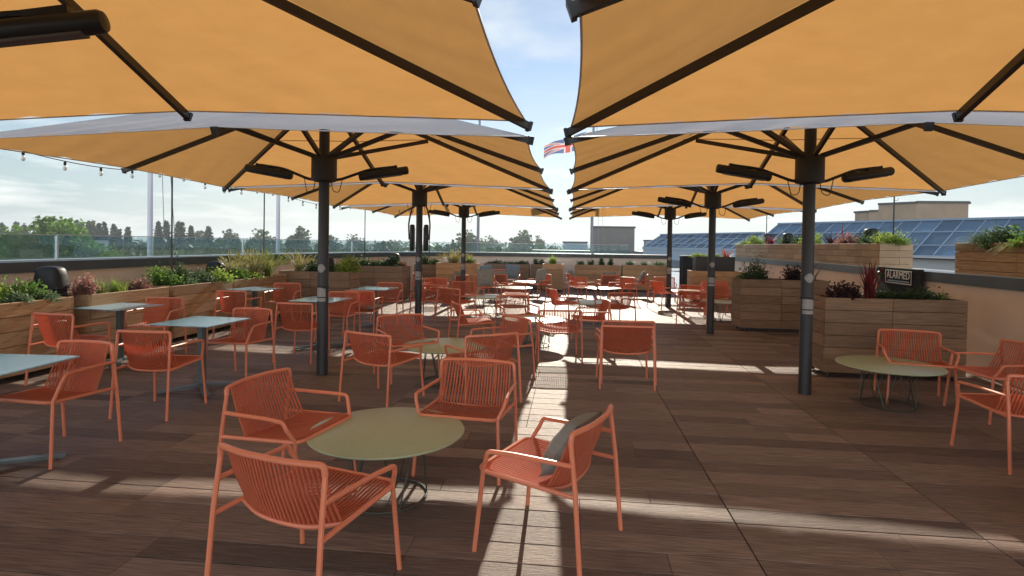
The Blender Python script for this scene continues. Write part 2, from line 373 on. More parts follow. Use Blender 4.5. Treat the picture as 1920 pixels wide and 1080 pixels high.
# parapet (inner face line), render wall with metal coping
LINE = [(-6.85, -3.0), (-6.85, 6.0), (-6.85, 9.5), (-6.72, 12.5), (-6.3, 15.5), (-5.35, 18.2), (-3.7, 20.1), (-1.6, 20.85), (0.8, 20.95), (3.55, 21.0)]
RLINE = [(5.72, 20.8), (5.60, 14.0), (5.45, 11.0), (5.34, 8.6), (5.29, 6.8), (5.25, 4.5), (5.2, -1)]
def smooth2(L, n=6): return [Vector((p.x, p.y)) for p in arc_pts([(x, y, 0) for x, y in L], n)]
def ribbon(bm, path, o0, o1, z0, z1, tone=.5):
    """wall along a path, between offsets o0 and o1 to the outside (left-hand normal), closed box section"""
    n = len(path); vs = []
    for i, p in enumerate(path):
        t = (path[min(i + 1, n - 1)] - path[max(i - 1, 0)]).normalized(); nn = Vector((-t.y, t.x))
        a = p + nn * o0; c = p + nn * o1
        vs += [(a.x, a.y, z0), (a.x, a.y, z1), (c.x, c.y, z1), (c.x, c.y, z0)]
    fs = []
    for i in range(n - 1):
        for k in range(4): fs.append((i * 4 + k, i * 4 + (k + 1) % 4, i * 4 + 4 + (k + 1) % 4, i * 4 + 4 + k))
    fs += [(3, 2, 1, 0), tuple((n - 1) * 4 + k for k in range(4))]
    bm.add(vs, fs, tone)
pathL = smooth2(LINE); pathR = smooth2(RLINE)
b = MB(); ribbon(b, pathL, 0, .3, -.1, 1.15); w = b.build('parapet_wall', M['render_wall'])
tag(w, 'low sand coloured rendered wall curving round the left and far end of the terrace', 'wall')
b = MB(); ribbon(b, pathL, -.035, .36, 1.15, 1.285); b.build('coping', M['coping'], w, True)
b = MB(); ribbon(b, pathL, .2, .5, 1.287, 1.296); b.build('edge_trim', M['steel'], w)
b = MB(); ribbon(b, pathR, 0, .3, -.1, 1.14); w = b.build('parapet_wall', M['render_wall'])
tag(w, 'warm rendered wall with wide grey coping along the right side of the terrace', 'wall')
b = MB(); ribbon(b, pathR, -.035, .42, 1.14, 1.285); b.build('coping', M['coping'], w, True)
# roof edge outside the parapets
b = MB(); ribbon(b, pathL, .36, 2.6, .7, .9); tag(b.build('roof_edge', M['ledge']), kind='structure')
b = MB(); ribbon(b, pathR, .42, 2.2, .9, 1.2); tag(b.build('side_roof', M['ledge']), kind='structure')

# glass balustrade outside the coping
gl = empty('glass_balustrade', (-6.85, 9, .9)); tag(gl, 'clear glass balustrade of long panels standing outside the left and far wall', 'balustrade')
def walk(path, step, off):
    out = []; acc = 0; prev = None
    for i in range(len(path) - 1):
        a, c = path[i], path[i + 1]; t = (c - a).normalized(); nn = Vector((-t.y, t.x)); l = (c - a).length; s = 0
        while acc <= s + l - 1e-9 and acc >= s:
            break
        d = 0.0
        while True:
            if (step - acc) > (l - d): acc += l - d; break
            d += step - acc; acc = 0; out.append(a + t * d + nn * off)
    return out
gp_ = walk(pathL, 1.5, .62)
for i in range(len(gp_) - 1):
    a, c = gp_[i], gp_[i + 1]; d = (c - a).normalized()
    b = MB(); b.bar((a.x + d.x * .008, a.y + d.y * .008, 1.265), (c.x - d.x * .008, c.y - d.y * .008, 1.265), .014, .73)
    o = b.build('glass_panel', M['glass']); o.parent = gl; o.matrix_parent_inverse = Matrix.Translation(-gl.location)
    b = MB(); b.bar((a.x + d.x * .008, a.y + d.y * .008, 1.637), (c.x - d.x * .008, c.y - d.y * .008, 1.637), .02, .012)
    o = b.build('top_edge', M['steel']); o.parent = gl; o.matrix_parent_inverse = Matrix.Translation(-gl.location)
for i in (3, 6, 9, 12):
    a = gp_[i]; b = MB(); b.box((a.x, a.y, 1.26), (.03, .03, .72)); o = b.build('clamp_post', M['steel']); o.parent = gl; o.matrix_parent_inverse = Matrix.Translation(-gl.location)

# ------------------------------------------------------------------ parasols
HX, HY, ZC, ZM, ZS, ZA = 2.61, 2.045, 2.452, 2.55, 2.485, 3.42
TIPS = [(HX, HY, ZC), (0, HY, ZM), (-HX, HY, ZC), (-HX + .03, 0, ZS), (-HX, -HY, ZC), (0, -HY, ZM), (HX, -HY, ZC), (HX - .03, 0, ZS)]
APEX = Vector((0, 0, ZA))
def make_canopy():
    b = MB(); n = 14
    for k in range(8):
        A, B = Vector(TIPS[k]), Vector(TIPS[(k + 1) % 8]); vs = []; idx = {}
        for i in range(n + 1):
            for j in range(n + 1 - 0):
                pass
        # rows from apex (i=0) to edge (i=n)
        fs = []
        for i in range(n + 1):
            t = i / n
            for j in range(i + 1):
                s = j / i if i else 0
                p = APEX.lerp(A.lerp(B, s), t)
                e = 4 * s * (1 - s)
                pull = .012 * e * t ** 3                          # scalloped hem
                p = p.lerp(Vector((0, 0, p.z)), pull)
                p.z -= .045 * e * t * (1.25 - t) * 1.2 - .012 * e * t ** 3
                # small tension ripples running in from the corner
                p.z += .011 * math.sin(26 * s * t + k) * e * t * t
                idx[(i, j)] = len(vs); vs.append(p)
        for i in range(1, n + 1):
            for j in range(i):
                fs.append((idx[(i, j)], idx[(i, j + 1)], idx[(i - 1, j)]))
                if j < i - 1: fs.append((idx[(i, j + 1)], idx[(i - 1, j + 1)], idx[(i - 1, j)]))
        b.add(vs, fs)
    return b
def make_parasol():
    root = empty('parasol', (0, 0, 0))
    b = MB(); b.tube([(0, 0, 0), (0, 0, 1.2), (0, 0, 3.36)], [.066, .064, .06], 20); b.build('pole', M['pole'], root, True)
    b = MB(); b.lathe([(.10, 2.31), (.145, 2.325), (.148, 2.34), (.148, 2.60), (.142, 2.615), (.10, 2.62)], 24); b.build('collar', M['pole'], root, True)
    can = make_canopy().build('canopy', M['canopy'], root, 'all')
    b = MB()
    for k in range(8):        # hem, a doubled strip of fabric round the edge
        A, B = Vector(TIPS[k]), Vector(TIPS[(k + 1) % 8]); pts = []
        for j in range(15):
            s = j / 14; e = 4 * s * (1 - s); p = A.lerp(B, s); p = p.lerp(Vector((0, 0, p.z)), .012 * e); p.z -= .045 * e * .25 * 1.2 - .012 * e; pts.append(p + Vector((0, 0, -.004)))
        b.tube(pts, .006, 5)
    b.build('hem', M['white'], can, True)
    for k in range(8):
        T = Vector(TIPS[k]); d = (T - APEX); u = d.normalized()
        a = APEX + d * .04 + Vector((0, 0, -.05)); e = T + u * .03 + Vector((0, 0, -.03))
        b = MB(); b.bar(a, e, .040, .050); rb = b.build('rib', M['rib'], root)
        b = MB(); b.bar(e - u * .01, e + u * .012, .052, .066); b.build('end_cap', M['pole'], rb)
        b = MB(); h = Vector((T.x, T.y, 0)).normalized(); s0 = h * .11 + Vector((0, 0, 2.61)); s1 = APEX + d * .40 + Vector((0, 0, -.09))
        b.bar(s0, s1, .04, .048); b.build('strut', M['rib'], root)
    for sx in (-1, 1):
        arm = MB(); arm.tube(fillet([(sx * .12, 0, 2.34), (sx * .2, 0, 2.35), (sx * .52, 0, 2.475), (sx * .80, 0, 2.515)], .08), .017, 8); ar = arm.build('heater_arm', M['heater'], root, True)
        h = MB(); c = Vector((sx * .70, 0, 2.435)); ax = Vector((sx * .985, 0, .17)).normalized()
        h.lathe([(.02, -.30), (.042, -.295), (.05, -.28), (.05, .28), (.042, .295), (.02, .30)], 14, c, ax)
        h.bar(c + ax * -.02 + Vector((0, 0, .055)), c + ax * .16 + Vector((0, 0, .06)), .05, .035); ht = h.build('heater', M['heater'], ar, True)
        g = MB(); g.bar(c - ax * .22 + Vector((0, -.0, -.047)), c + ax * .22 + Vector((0, 0, -.047)), .06, .012); g.build('grille', M['grille'], ht)
        w = MB(); w.tube(fillet([(sx * .10, -.02, 2.33), (sx * .12, -.03, 2.20), (sx * .2, -.03, 2.18), (sx * .24, -.02, 2.36)], .06), .005, 5); w.build('cable_loop', M['heater'], root, True)
    b = MB()
    n = 10; vs = []; fs = []
    for i in range(n + 1):
        a = R_(-135 + 90 * i / n); zz = .048 * math.sin(math.pi * (i + .5) / (n + 1)) + .004
        vs += [(.0668 * math.cos(a), .0668 * math.sin(a), 1.28 - zz), (.0668 * math.cos(a), .0668 * math.sin(a), 1.28 + zz)]
    for i in range(n): fs.append((i * 2, i * 2 + 2, i * 2 + 3, i * 2 + 1))
    b.add(vs, fs); b.build('oval_sticker', M['sticker'], root)
    b = MB()
    for z0, z1 in ((.885, .925), (.94, 1.05)):
        vs = []; fs = []
        for i in range(n + 1):
            a = R_(-150 + 110 * i / n); vs += [(.0672 * math.cos(a), .0672 * math.sin(a), z0), (.0672 * math.cos(a), .0672 * math.sin(a), z1)]
        for i in range(n): fs.append((i * 2, i * 2 + 2, i * 2 + 3, i * 2 + 1))
        b.add(vs, fs)
    b.build('paper_label', M['sticker'], root)
    b = MB(); b.lathe([(.069, 1.05), (.071, 1.052), (.071, 1.066), (.069, 1.068)], 18); b.bar((.0, -.07, 1.058), (.085, -.10, 1.045), .018, .006); b.build('strap', M['black'], root)
    return root
PX = {'L': -2.95, 'R': 2.598}
PY = {('L', 1): 1.99, ('L', 2): 6.48, ('L', 3): 10.76, ('L', 4): 15.35, ('R', 1): 2.05, ('R', 2): 6.50, ('R', 3): 10.74, ('R', 4): 15.22}
PLAB = {('L', 1): 'ochre parasol overhead at the left, its pole out of the picture and one heater showing',
        ('R', 1): 'ochre parasol overhead at the right, nearest of the right row, no pole in view',
        ('L', 2): 'ochre parasol whose dark pole stands among the tall dining chairs',
        ('R', 2): 'ochre parasol whose thick dark pole stands before the planter with red leaves',
        ('L', 3): 'ochre parasol with both black heaters folded down beside its pole',
        ('R', 3): 'ochre parasol with its pole just left of the brown double planter on the right',
        ('L', 4): 'farthest ochre parasol of the left row, near the planter with pale grass',
        ('R', 4): 'farthest ochre parasol of the right row, its pole among sunlit orange chairs'}
proto = make_parasol(); first = True
for key in PY:
    o = proto if first else copy_tree(proto); first = False
    o.location = (PX[key[0]], PY[key], 0.02 if key[0] == 'R' else 0); tag(o, PLAB[key], 'parasol', 'ochre parasols in two rows over the terrace')
    o.location.z = .035 if key == ('L', 1) else 0
    o.rotation_euler = (0, 0, R_(rnd.uniform(-.4, .4)))
    if key == ('L', 1):
        for ch in o.children:
            if ch.name.startswith('heater_arm') and max(v.co.x for v in ch.data.vertices) > .3: ch.rotation_euler.z = R_(13)
    if key == ('L', 3):
        for ch in list(o.children):
            if ch.name.startswith('heater_arm'):
                for g in list(ch.children):
                    for q in list(g.children): bpy.data.objects.remove(q)
                    bpy.data.objects.remove(g)
                bpy.data.objects.remove(ch)
        for sx in (-1, 1):
            a = MB(); a.tube(fillet([(sx * .12, 0, 2.33), (sx * .16, 0, 2.25), (sx * .215, 0, 1.98), (sx * .20, 0, 1.66)], .08), .016, 8); ar = a.build('heater_arm', M['heater'], o, True)
            h = MB(); c = Vector((sx * .14, 0, 1.70)); h.lathe([(.02, -.26), (.042, -.25), (.047, -.24), (.047, .24), (.042, .25), (.02, .26)], 14, c, (0, 0, 1)); ht = h.build('heater', M['heater'], ar, True)
            g = MB(); g.box((sx * .14 - sx * .046, -.0, 1.70), (.01, .06, .40)); g.build('grille', M['grille'], ht)

# ------------------------------------------------------------------ chairs
def make_chair(kind):
    if kind == 'lounge': hw, H, zs, za, rf, ff = .302, .71, .425, .545, -.315, .275
    else: hw, H, zs, za, rf, ff = .262, .785, .455, .635, -.30, .265
    r = .0125
    root = empty('armchair', (0, 0, 0))
    ytop = rf + .065
    for sx in (-1, 1):
        b = MB(); top = Vector((sx * (hw - .015), ytop, H - .055))
        b.tube([(sx * hw, rf, .006), (sx * (hw - .008), rf + .035, zs), top], r, 8); b.lathe([(.011, 0), (.0135, .001), (.0135, .008), (.011, .009)], 8, (sx * hw, rf, 0)); b.build('leg', M['coral'], root, True)
        b = MB(); b.tube([(sx * hw, ff, .006), (sx * (hw - .022), ff - .035, zs), (sx * (hw + .012), ff - .07, za - .045)], r, 8); b.lathe([(.011, 0), (.0135, .001), (.0135, .008), (.011, .009)], 8, (sx * hw, ff, 0)); b.build('leg', M['coral'], root, True)
        b = MB(); zr = za + .005
        b.tube(fillet([(sx * (hw + .012), ff - .07, za - .046), (sx * (hw + .022), ff - .085, za), (sx * (hw + .008), ff - .22, za + .006), (sx * (hw - .008), ytop - .012, zr)], .05), r * .96, 8); b.build('armrest', M['coral'], root, True)
    b = MB()
    pts = fillet([(-(hw - .015), ytop, H - .056), (-(hw - .018), ytop - .004, H - .012), (-.12, ytop - .045, H - .008), (.12, ytop - .045, H - .008), (hw - .018, ytop - .004, H - .012), (hw - .015, ytop, H - .056)], .06)
    b.tube(pts, r * 1.12, 8); b.build('top_rail', M['coral'], root, True)
    b = MB()
    fr = fillet([(-(hw - .008), rf + .035, zs - .022), (-(hw - .022), ff - .04, zs - .005), (-(hw - .05), ff + .0, zs), (hw - .05, ff + .0, zs), (hw - .022, ff - .04, zs - .005), (hw - .008, rf + .035, zs - .022)], .06)
    b.tube(fr, r * .95, 8); yb = rf + .155
    b.tube(arc_pts([(-(hw - .012), yb + .03, zs - .017), (-.12, yb - .015, zs - .045), (.12, yb - .015, zs - .045), (hw - .012, yb + .03, zs - .017)], 5), r * .8, 6); b.build('seat_frame', M['coral'], root, True)
    n = 25; bk = MB(); st = MB()
    for i in range(n):
        s = -1 + 2 * i / (n - 1)
        xt = s * (hw - .045); xb = s * (hw - .035)
        bow = (1 - s * s)
        yt = ytop - .008 - .04 * bow; ybm = yb + .035 - .05 * bow; zb = zs - .012 - .035 * bow
        jit = rnd.uniform(-.0012, .0012)
        bk.tube([(xt, yt + .013, H - .012), (xt * .5 + xb * .5 + jit, (yt + ybm) / 2 - .004, (H + zb) / 2), (xb, ybm, zb)], .0064, 5, caps=False)
        yf = ff - .002 - .03 * max(0, abs(s) - .7) / .3
        zm = zs - .012 - .02 * bow
        st.tube([(xb, ybm, zb), (xb + jit, (ybm + yf) / 2, zm), (xb * .985, yf - .03, zs + .006), (xb * .985, yf + .008, zs - .004)], .0064, 5, caps=False)
    bk.build('backrest', M['cord'], root, True); st.build('seat', M['cord'], root, True)
    root['_h'] = ytop - .02
    return root
P = {'l': make_chair('lounge'), 'd': make_chair('dining')}
used = {'l': False, 'd': False}
TOPY = {'l': -.29, 'd': -.275}
CH = [  # kind, back rail mid x, y, heading (deg, ccw from +Y), label
('l', -1.255, 2.205, -16, 'orange armchair with its back to us, closest to the camera beside the near sage table'),
('l', -2.05, 3.50, -101, 'orange corded armchair at the left edge of the near sage round table, facing right'),
('l', -.69, 4.28, 174, 'orange corded armchair facing us behind the near sage round table'),
('l', .165, 2.93, 67, 'orange corded armchair with a charcoal cushion, in the sun strip right of the near table'),
('l', -1.99, 5.32, -21, 'orange corded armchair with its back to us, left of the second sage round table'),
('l', -2.10, 6.78, -142, 'orange corded armchair facing us behind the second sage round table'),
('l', -.74, 5.50, 34, 'orange corded armchair seen from behind at the right of the second sage table'),
('l', -.62, 6.88, 132, 'orange corded armchair facing left behind the second sage table, half hidden by another chair'),
('l', -.12, 7.71, 7, 'brightly backlit orange armchair with glowing cords at the head of the sun strip'),
('l', -1.74, 8.36, -66, 'orange armchair turned right, seen side on beyond the second sage table'),
('l', -2.42, 11.0, -28, 'dark orange armchair by the pole with folded heaters, back to us, beside a glinting table'),
('l', -2.50, 13.07, -148, 'orange armchair facing us behind the glinting table right of the pole with folded heaters'),
('l', -1.01, 9.81, -155, 'orange armchair facing us behind the white glaring table in mid terrace'),
('l', -1.32, 13.08, -5, 'dark orange armchair with its back to us before the far glaring table'),
('l', -.41, 11.49, -67, 'orange armchair turned right with a sunlit seat, left of the table in the sun strip'),
('l', 1.00, 10.91, 27, 'dark orange armchair with its back to us at the right of the sun strip table'),
('l', .63, 9.25, 97, 'orange armchair facing left with sunlit arms, just beyond the stacked pair'),
('l', .21, 16.14, -30, 'sunlit orange armchair with arm shadows across its back, left of a far white table'),
('l', 1.22, 17.3, 12, 'sunlit orange armchair with a dark cushion edge above its back, centre of the far group'),
('l', 1.67, 16.28, 130, 'sunlit orange armchair turned left at the right of the far white table'),
('l', 2.74, 16.85, 174, 'orange armchair facing us partly behind the pole among sunlit chairs'),
('l', 2.18, 14.78, -62, 'orange armchair turned right on the sunlit boards, left of the pole among sunlit chairs'),
('l', 2.45, 11.65, -26, 'dark orange armchair with its back to us, left of the pole by the brown planter'),
('l', 2.85, 13.5, -20, 'orange armchair behind the pole by the brown planter, facing the far white table'),
('d', -3.77, 4.07, 176, 'tall orange dining chair facing us at the nearest blue grey square table'),
('d', -3.77, 4.60, 2, 'tall orange dining chair with its back to us, tucked at the second blue grey table'),
('d', -5.54, 5.47, -2, 'orange dining chair catching the sun by the left planter, back to us'),
('d', -5.60, 7.30, -170, 'orange dining chair facing us by the left planter behind the blue grey table'),
('d', -3.77, 6.40, 177, 'tall orange dining chair facing us behind the second blue grey square table'),
('d', -5.45, 8.54, 2, 'orange dining chair with its back to us at the farther table along the left planters'),
('d', -5.45, 10.4, -170, 'orange dining chair facing us in the corner where the left planters meet'),
('d', -3.61, 7.04, -1, 'orange dining chair with its back to us just left of the pole among dining chairs'),
('d', -3.66, 8.85, -179, 'orange dining chair facing us right behind the pole among dining chairs'),
('d', -3.52, 9.12, 3, 'orange dining chair with a grey seat pad, right of the pole among dining chairs'),
('d', -3.64, 11.15, -175, 'orange dining chair facing us at the last blue grey square table'),
('l', -2.85, 11.75, 165, 'dark orange armchair facing us, half hidden left of the pole with folded heaters'),
('l', -3.42, 14.15, 14, 'sunlit orange armchair right behind the pole with folded heaters, back to us'),
('l', -3.0, 15.6, 60, 'orange armchair holding a round charcoal cushion left of the pole by pale grass'),
('l', -4.55, 16.0, -70, 'orange armchair with a white glinting back left of the pole with folded heaters'),
('l', -2.38, 15.55, -165, 'orange armchair facing us with a large charcoal cushion, right of the pole by pale grass'),
('l', -2.12, 16.45, -20, 'orange armchair with a pale topped cushion directly behind the cushioned chair'),
('l', -.73, 17.1, 132, 'orange armchair turned left with a tilted charcoal cushion, before the protruding planter'),
('l', 3.76, 6.69, 164, 'orange armchair against the right planter, facing us behind the right sage table'),
('l', 4.44, 5.94, 92, 'orange armchair against the right wall facing left, cut by the picture edge'),
('l', 3.47, 4.41, 2, 'orange armchair with a sunlit arm at the right picture edge, side on'),
('l', -.10, 17.75, -75, 'armchair turned right with a white sunlit rail and grey cushion, right of the protruding planter'),
('l', 2.42, 18.0, 78, 'armchair turned left with a white sunlit rail and grey cushion, before the far planters'),
]
CHO = []
for k, x, y, h, lab in CH:
    o = P[k] if not used[k] else copy_tree(P[k]); used[k] = True
    a = R_(h); f = Vector((-math.sin(a), math.cos(a))); ty = TOPY[k]
    o.location = (x - f.x * ty, y - f.y * ty, 0); o.rotation_euler = (0, 0, a)
    tag(o, lab, 'armchair' if k == 'l' else 'dining chair', 'orange corded chairs on the terrace'); CHO.append(o)
    if '_h' in o: del o['_h']
# stacked chairs
def stack(x, y, h, n, labs):
    for i in range(n):
        o = copy_tree(P['l']); a = R_(h); f = Vector((-math.sin(a), math.cos(a)))
        o.location = (x + f.x * (.29 + .045 * i) + .012 * i, y + f.y * (.29 + .045 * i), .052 * i); o.rotation_euler = (0, 0, a + R_(1.0 * i))
        tag(o, labs[i], 'armchair', 'orange corded chairs on the terrace')
stack(.65, 6.36, 1, 2, ['lower orange armchair of the stacked pair right of the sun strip, back to us', 'upper orange armchair of the stacked pair right of the sun strip, back to us'])
stack(3.37, 13.75, 178, 3, ['bottom orange armchair of the sunlit stack beside the brown double planter', 'middle orange armchair of the sunlit stack beside the brown double planter', 'top orange armchair of the sunlit stack beside the brown double planter'])

# sofa against the far planters
def sofa(x, y):
    s = empty('sofa', (x, y, 0)); hw = .68
    for sx in (-1, 1):
        for yy, zt in ((-.35, .5), (.28, .66)):
            b = MB(); b.tube([(sx * hw, yy, 0), (sx * (hw - .02), yy * .96, zt)], .014, 8); b.build('leg', M['coral'], s, True)
        b = MB(); b.tube(fillet([(sx * (hw - .02), -.34, .48), (sx * (hw + .01), -.35, .56), (sx * (hw - .02), .25, .56)], .06), .014, 8); b.build('armrest', M['steel'], s, True)
    b = MB(); b.tube(fillet([(-hw + .02, .27, .6), (-hw + .02, .27, .72), (hw - .02, .27, .72), (hw - .02, .27, .6)], .06), .015, 8)
    b.build('top_rail', M['coral'], s, True)
    b = MB()
    for i in range(44):
        xx = -hw + .05 + i * (2 * hw - .1) / 43; b.tube([(xx, .265, .715), (xx, .2, .34)], .006, 5, caps=False)
    b.build('backrest', M['cord'], s, True)
    b = MB(); b.box((0, -.05, .30), (1.28, .62, .04), bevel=.01); b.build('seat_frame', M['coral'], s)
    b = MB(); b.box((-.33, -.06, .38), (.62, .62, .11), bevel=.035); b.build('seat_pad', M['cush'], s, True)
    b = MB(); b.box((.33, -.06, .38), (.62, .62, .11), bevel=.035); b.build('seat_pad', M['cush'], s, True)
    tag(s, 'low two seat orange sofa with grey seat pads against the far planters', 'sofa')
sofa(-2.38, 19.0)

def cushion(x, y, z, heading, tilt, w=.45, h=.45, th=.16, material=None, lab='', roll=0):
    b = MB(); n = 10; vs = []; fs = []
    def P_(i, j, s):
        u, v = -1 + 2 * i / n, -1 + 2 * j / n
        e = (1 - abs(u) ** 2.4) * (1 - abs(v) ** 2.4)
        pin = 1 - .07 * (1 - abs(u) ** 2) * abs(v) ** 3; pin2 = 1 - .07 * (1 - abs(v) ** 2) * abs(u) ** 3
        wr = .006 * math.sin(7 * u + 3 * v) * math.sin(5 * v - 2 * u)
        return Vector((u * w / 2 * pin2, s * (th / 2 * max(e, 0) ** .45 + wr * e), v * h / 2 * pin))
    for s in (-1, 1):
        o = len(vs)
        for i in range(n + 1):
            for j in range(n + 1): vs.append(P_(i, j, s))
        for i in range(n):
            for j in range(n):
                q = (o + i * (n + 1) + j, o + (i + 1) * (n + 1) + j, o + (i + 1) * (n + 1) + j + 1, o + i * (n + 1) + j + 1)
                fs.append(q if s < 0 else q[::-1])
    b.add(vs, fs); o = b.build('cushion', material or M['cush'], None, 'all')
    o.matrix_world = Matrix.Translation((x, y, z)) @ Matrix.Rotation(R_(heading), 4, 'Z') @ Matrix.Rotation(R_(tilt), 4, 'X') @ Matrix.Rotation(R_(roll), 4, 'Y')
    tag(o, lab, 'cushion', 'loose cushions on the seats'); return o
def on_chair(i, fwd, z, tilt, **k):
    k0, x, y, h, _ = CH[i]; a = R_(h); f = Vector((-math.sin(a), math.cos(a)))
    return cushion(x + f.x * fwd + k.pop('side', 0) * f.y, y + f.y * fwd, z, h, tilt, **k)
# index by order in CH
on_chair(3, .155, .555, 34, roll=5, w=.42, h=.34, lab='charcoal cushion leaning on the armchair in the sun strip')
on_chair(18, .17, .60, 20, h=.44, lab='charcoal cushion rising just above the back of the central far armchair')
on_chair(37, .18, .62, 22, h=.46, w=.5, th=.2, lab='round charcoal cushion on the armchair left of the pole by pale grass')
on_chair(38, .17, .62, 20, lab='charcoal cushion on the glinting armchair left of the pole with folded heaters')
on_chair(39, .2, .66, 18, w=.5, h=.5, lab='large charcoal cushion facing us, right of the pole by pale grass')
on_chair(40, .15, .61, 20, h=.44, lab='pale topped charcoal cushion on the chair behind the large cushion')
on_chair(41, .20, .66, 20, h=.5, roll=14, lab='charcoal cushion tilted on the armchair before the protruding planter')
on_chair(45, .17, .62, 22, lab='grey cushion on the white railed armchair turned right')
on_chair(46, .17, .64, 26, lab='grey cushion on the white railed armchair turned left')
cushion(-2.86, 19.05, .66, 175, 20, w=.46, h=.46, material=M['cushblue'], roll=10, lab='slate blue cushion at the left end of the far sofa')
cushion(-1.98, 19.02, .68, 172, 18, w=.52, h=.5, material=M['cushblue'], roll=-6, lab='slate blue cushion at the right end of the far sofa')
b = MB(); b.box((0, 0, 0), (.42, .42, .045), bevel=.016); sp = b.build('seat_pad', M['cush'], None, True); sp.location = (-3.50, 9.43, .485); tag(sp, 'flat grey pad on the dining chair right of the pole among dining chairs', 'seat pad')

# ------------------------------------------------------------------ tables
def make_round():
    root = empty('coffee_table', (0, 0, 0)); R = .485
    b = MB(); b.lathe([(R - .03, .402), (R - .004, .410), (R, .416), (R - .003, .422), (R - .008, .4235)], 64); b.build('tabletop', M['sage'], root, True)
    b = MB(); b.tube([(.25 * math.cos(t), .25 * math.sin(t), .008) for t in np.linspace(0, 2 * math.pi, 49)[:-1]], .006, 6, closed=True); b.build('base_ring', M['wire'], root, True)
    b = MB(); b.tube([(.24 * math.cos(t), .24 * math.sin(t), .396) for t in np.linspace(0, 2 * math.pi, 49)[:-1]], .006, 6, closed=True); b.build('top_ring', M['wire'], root, True)
    for k in range(5):
        a = 2 * math.pi * k / 5 + .3; c = (.25 * math.cos(a), .25 * math.sin(a), .008); b = MB()
        for s in (-1, 1):
            q = a + s * .44; b.tube([c, (.24 * math.cos(q), .24 * math.sin(q), .396)], .0055, 6)
        b.build('leg', M['wire'], root, True)
    return root
def make_square():
    root = empty('square_table', (0, 0, 0)); S = .68
    b = MB(); b.box((0, 0, .727), (S, S, .012), bevel=.004); b.build('tabletop', M['bluegrey'], root)
    b = MB(); b.box((0, 0, .37), (.06, .06, .69), bevel=.006); b.build('pedestal', M['teal'], root)
    b = MB(); b.box((0, 0, .712), (.36, .05, .014)); b.box((0, 0, .698), (.05, .36, .012)); b.build('top_bracket', M['teal'], root)
    for k in range(4):
        a = R_(45 + 90 * k); u = Vector((math.cos(a), math.sin(a), 0)); b = MB()
        b.bar(u * .03 + Vector((0, 0, .055)), u * .40 + Vector((0, 0, .022)), .062, .022); b.lathe([(.018, 0), (.02, .002), (.02, .012), (.016, .013)], 10, u * .375); b.build('foot', M['teal'], root)
    return root
tr = make_round(); RT_ = [
 (-1.13, 3.43, 'round sage green coffee table in the foreground between four orange armchairs'),
 (-1.43, 6.40, 'second round sage coffee table, beyond the foreground group, with a sunlit far rim'),
 (3.28, 6.15, 'round sage coffee table at the right in front of the armchair by the planter'),
 (-1.85, 12.5, 'round table mirroring the sky, right of the pole with folded heaters'),
 (-.55, 8.92, 'round table glaring white in the sun left of the backlit armchair'),
 (.47, 11.8, 'round table with dark wire legs standing in the sun strip'),
 (.90, 15.9, 'far round table glaring white among the sunlit armchairs in the centre'),
 (-1.5, 15.3, 'round table glaring white before the large charcoal cushion'),
 (-1.35, 17.9, 'farthest round table, a thin white glint before the sofa'),
 (3.2, 15.55, 'round table glaring white before the tall wooden box with the black trough'),
 (3.36, 12.72, 'round table half hidden by the brown double planter on the right')]
for i, (x, y, lab) in enumerate(RT_):
    o = tr if i == 0 else copy_tree(tr); o.location = (x, y, 0); o.rotation_euler = (0, 0, R_(37 * i)); tag(o, lab, 'coffee table', 'round coffee tables')
ts = make_square(); SQ = [
 (-3.90, 5.62, -4, 'blue grey square table behind the tall dining chair, second from the camera'),
 (-5.73, 6.64, -7, 'blue grey square table beside the left planter, nearest of those by the planters'),
 (-3.90, 3.42, 3, 'blue grey square table cut by the left picture edge'),
 (-5.65, 9.60, -11, 'blue grey square table farther along the left planters, near their corner'),
 (-3.71, 8.10, -4, 'blue grey square table cut in two by the pole among dining chairs'),
 (-3.66, 10.3, -4, 'last blue grey square table, right of the pole among dining chairs')]
for i, (x, y, a, lab) in enumerate(SQ):
    o = ts if i == 0 else copy_tree(ts); o.location = (x, y, 0); o.rotation_euler = (0, 0, R_(a)); tag(o, lab, 'square table', 'blue grey square tables')

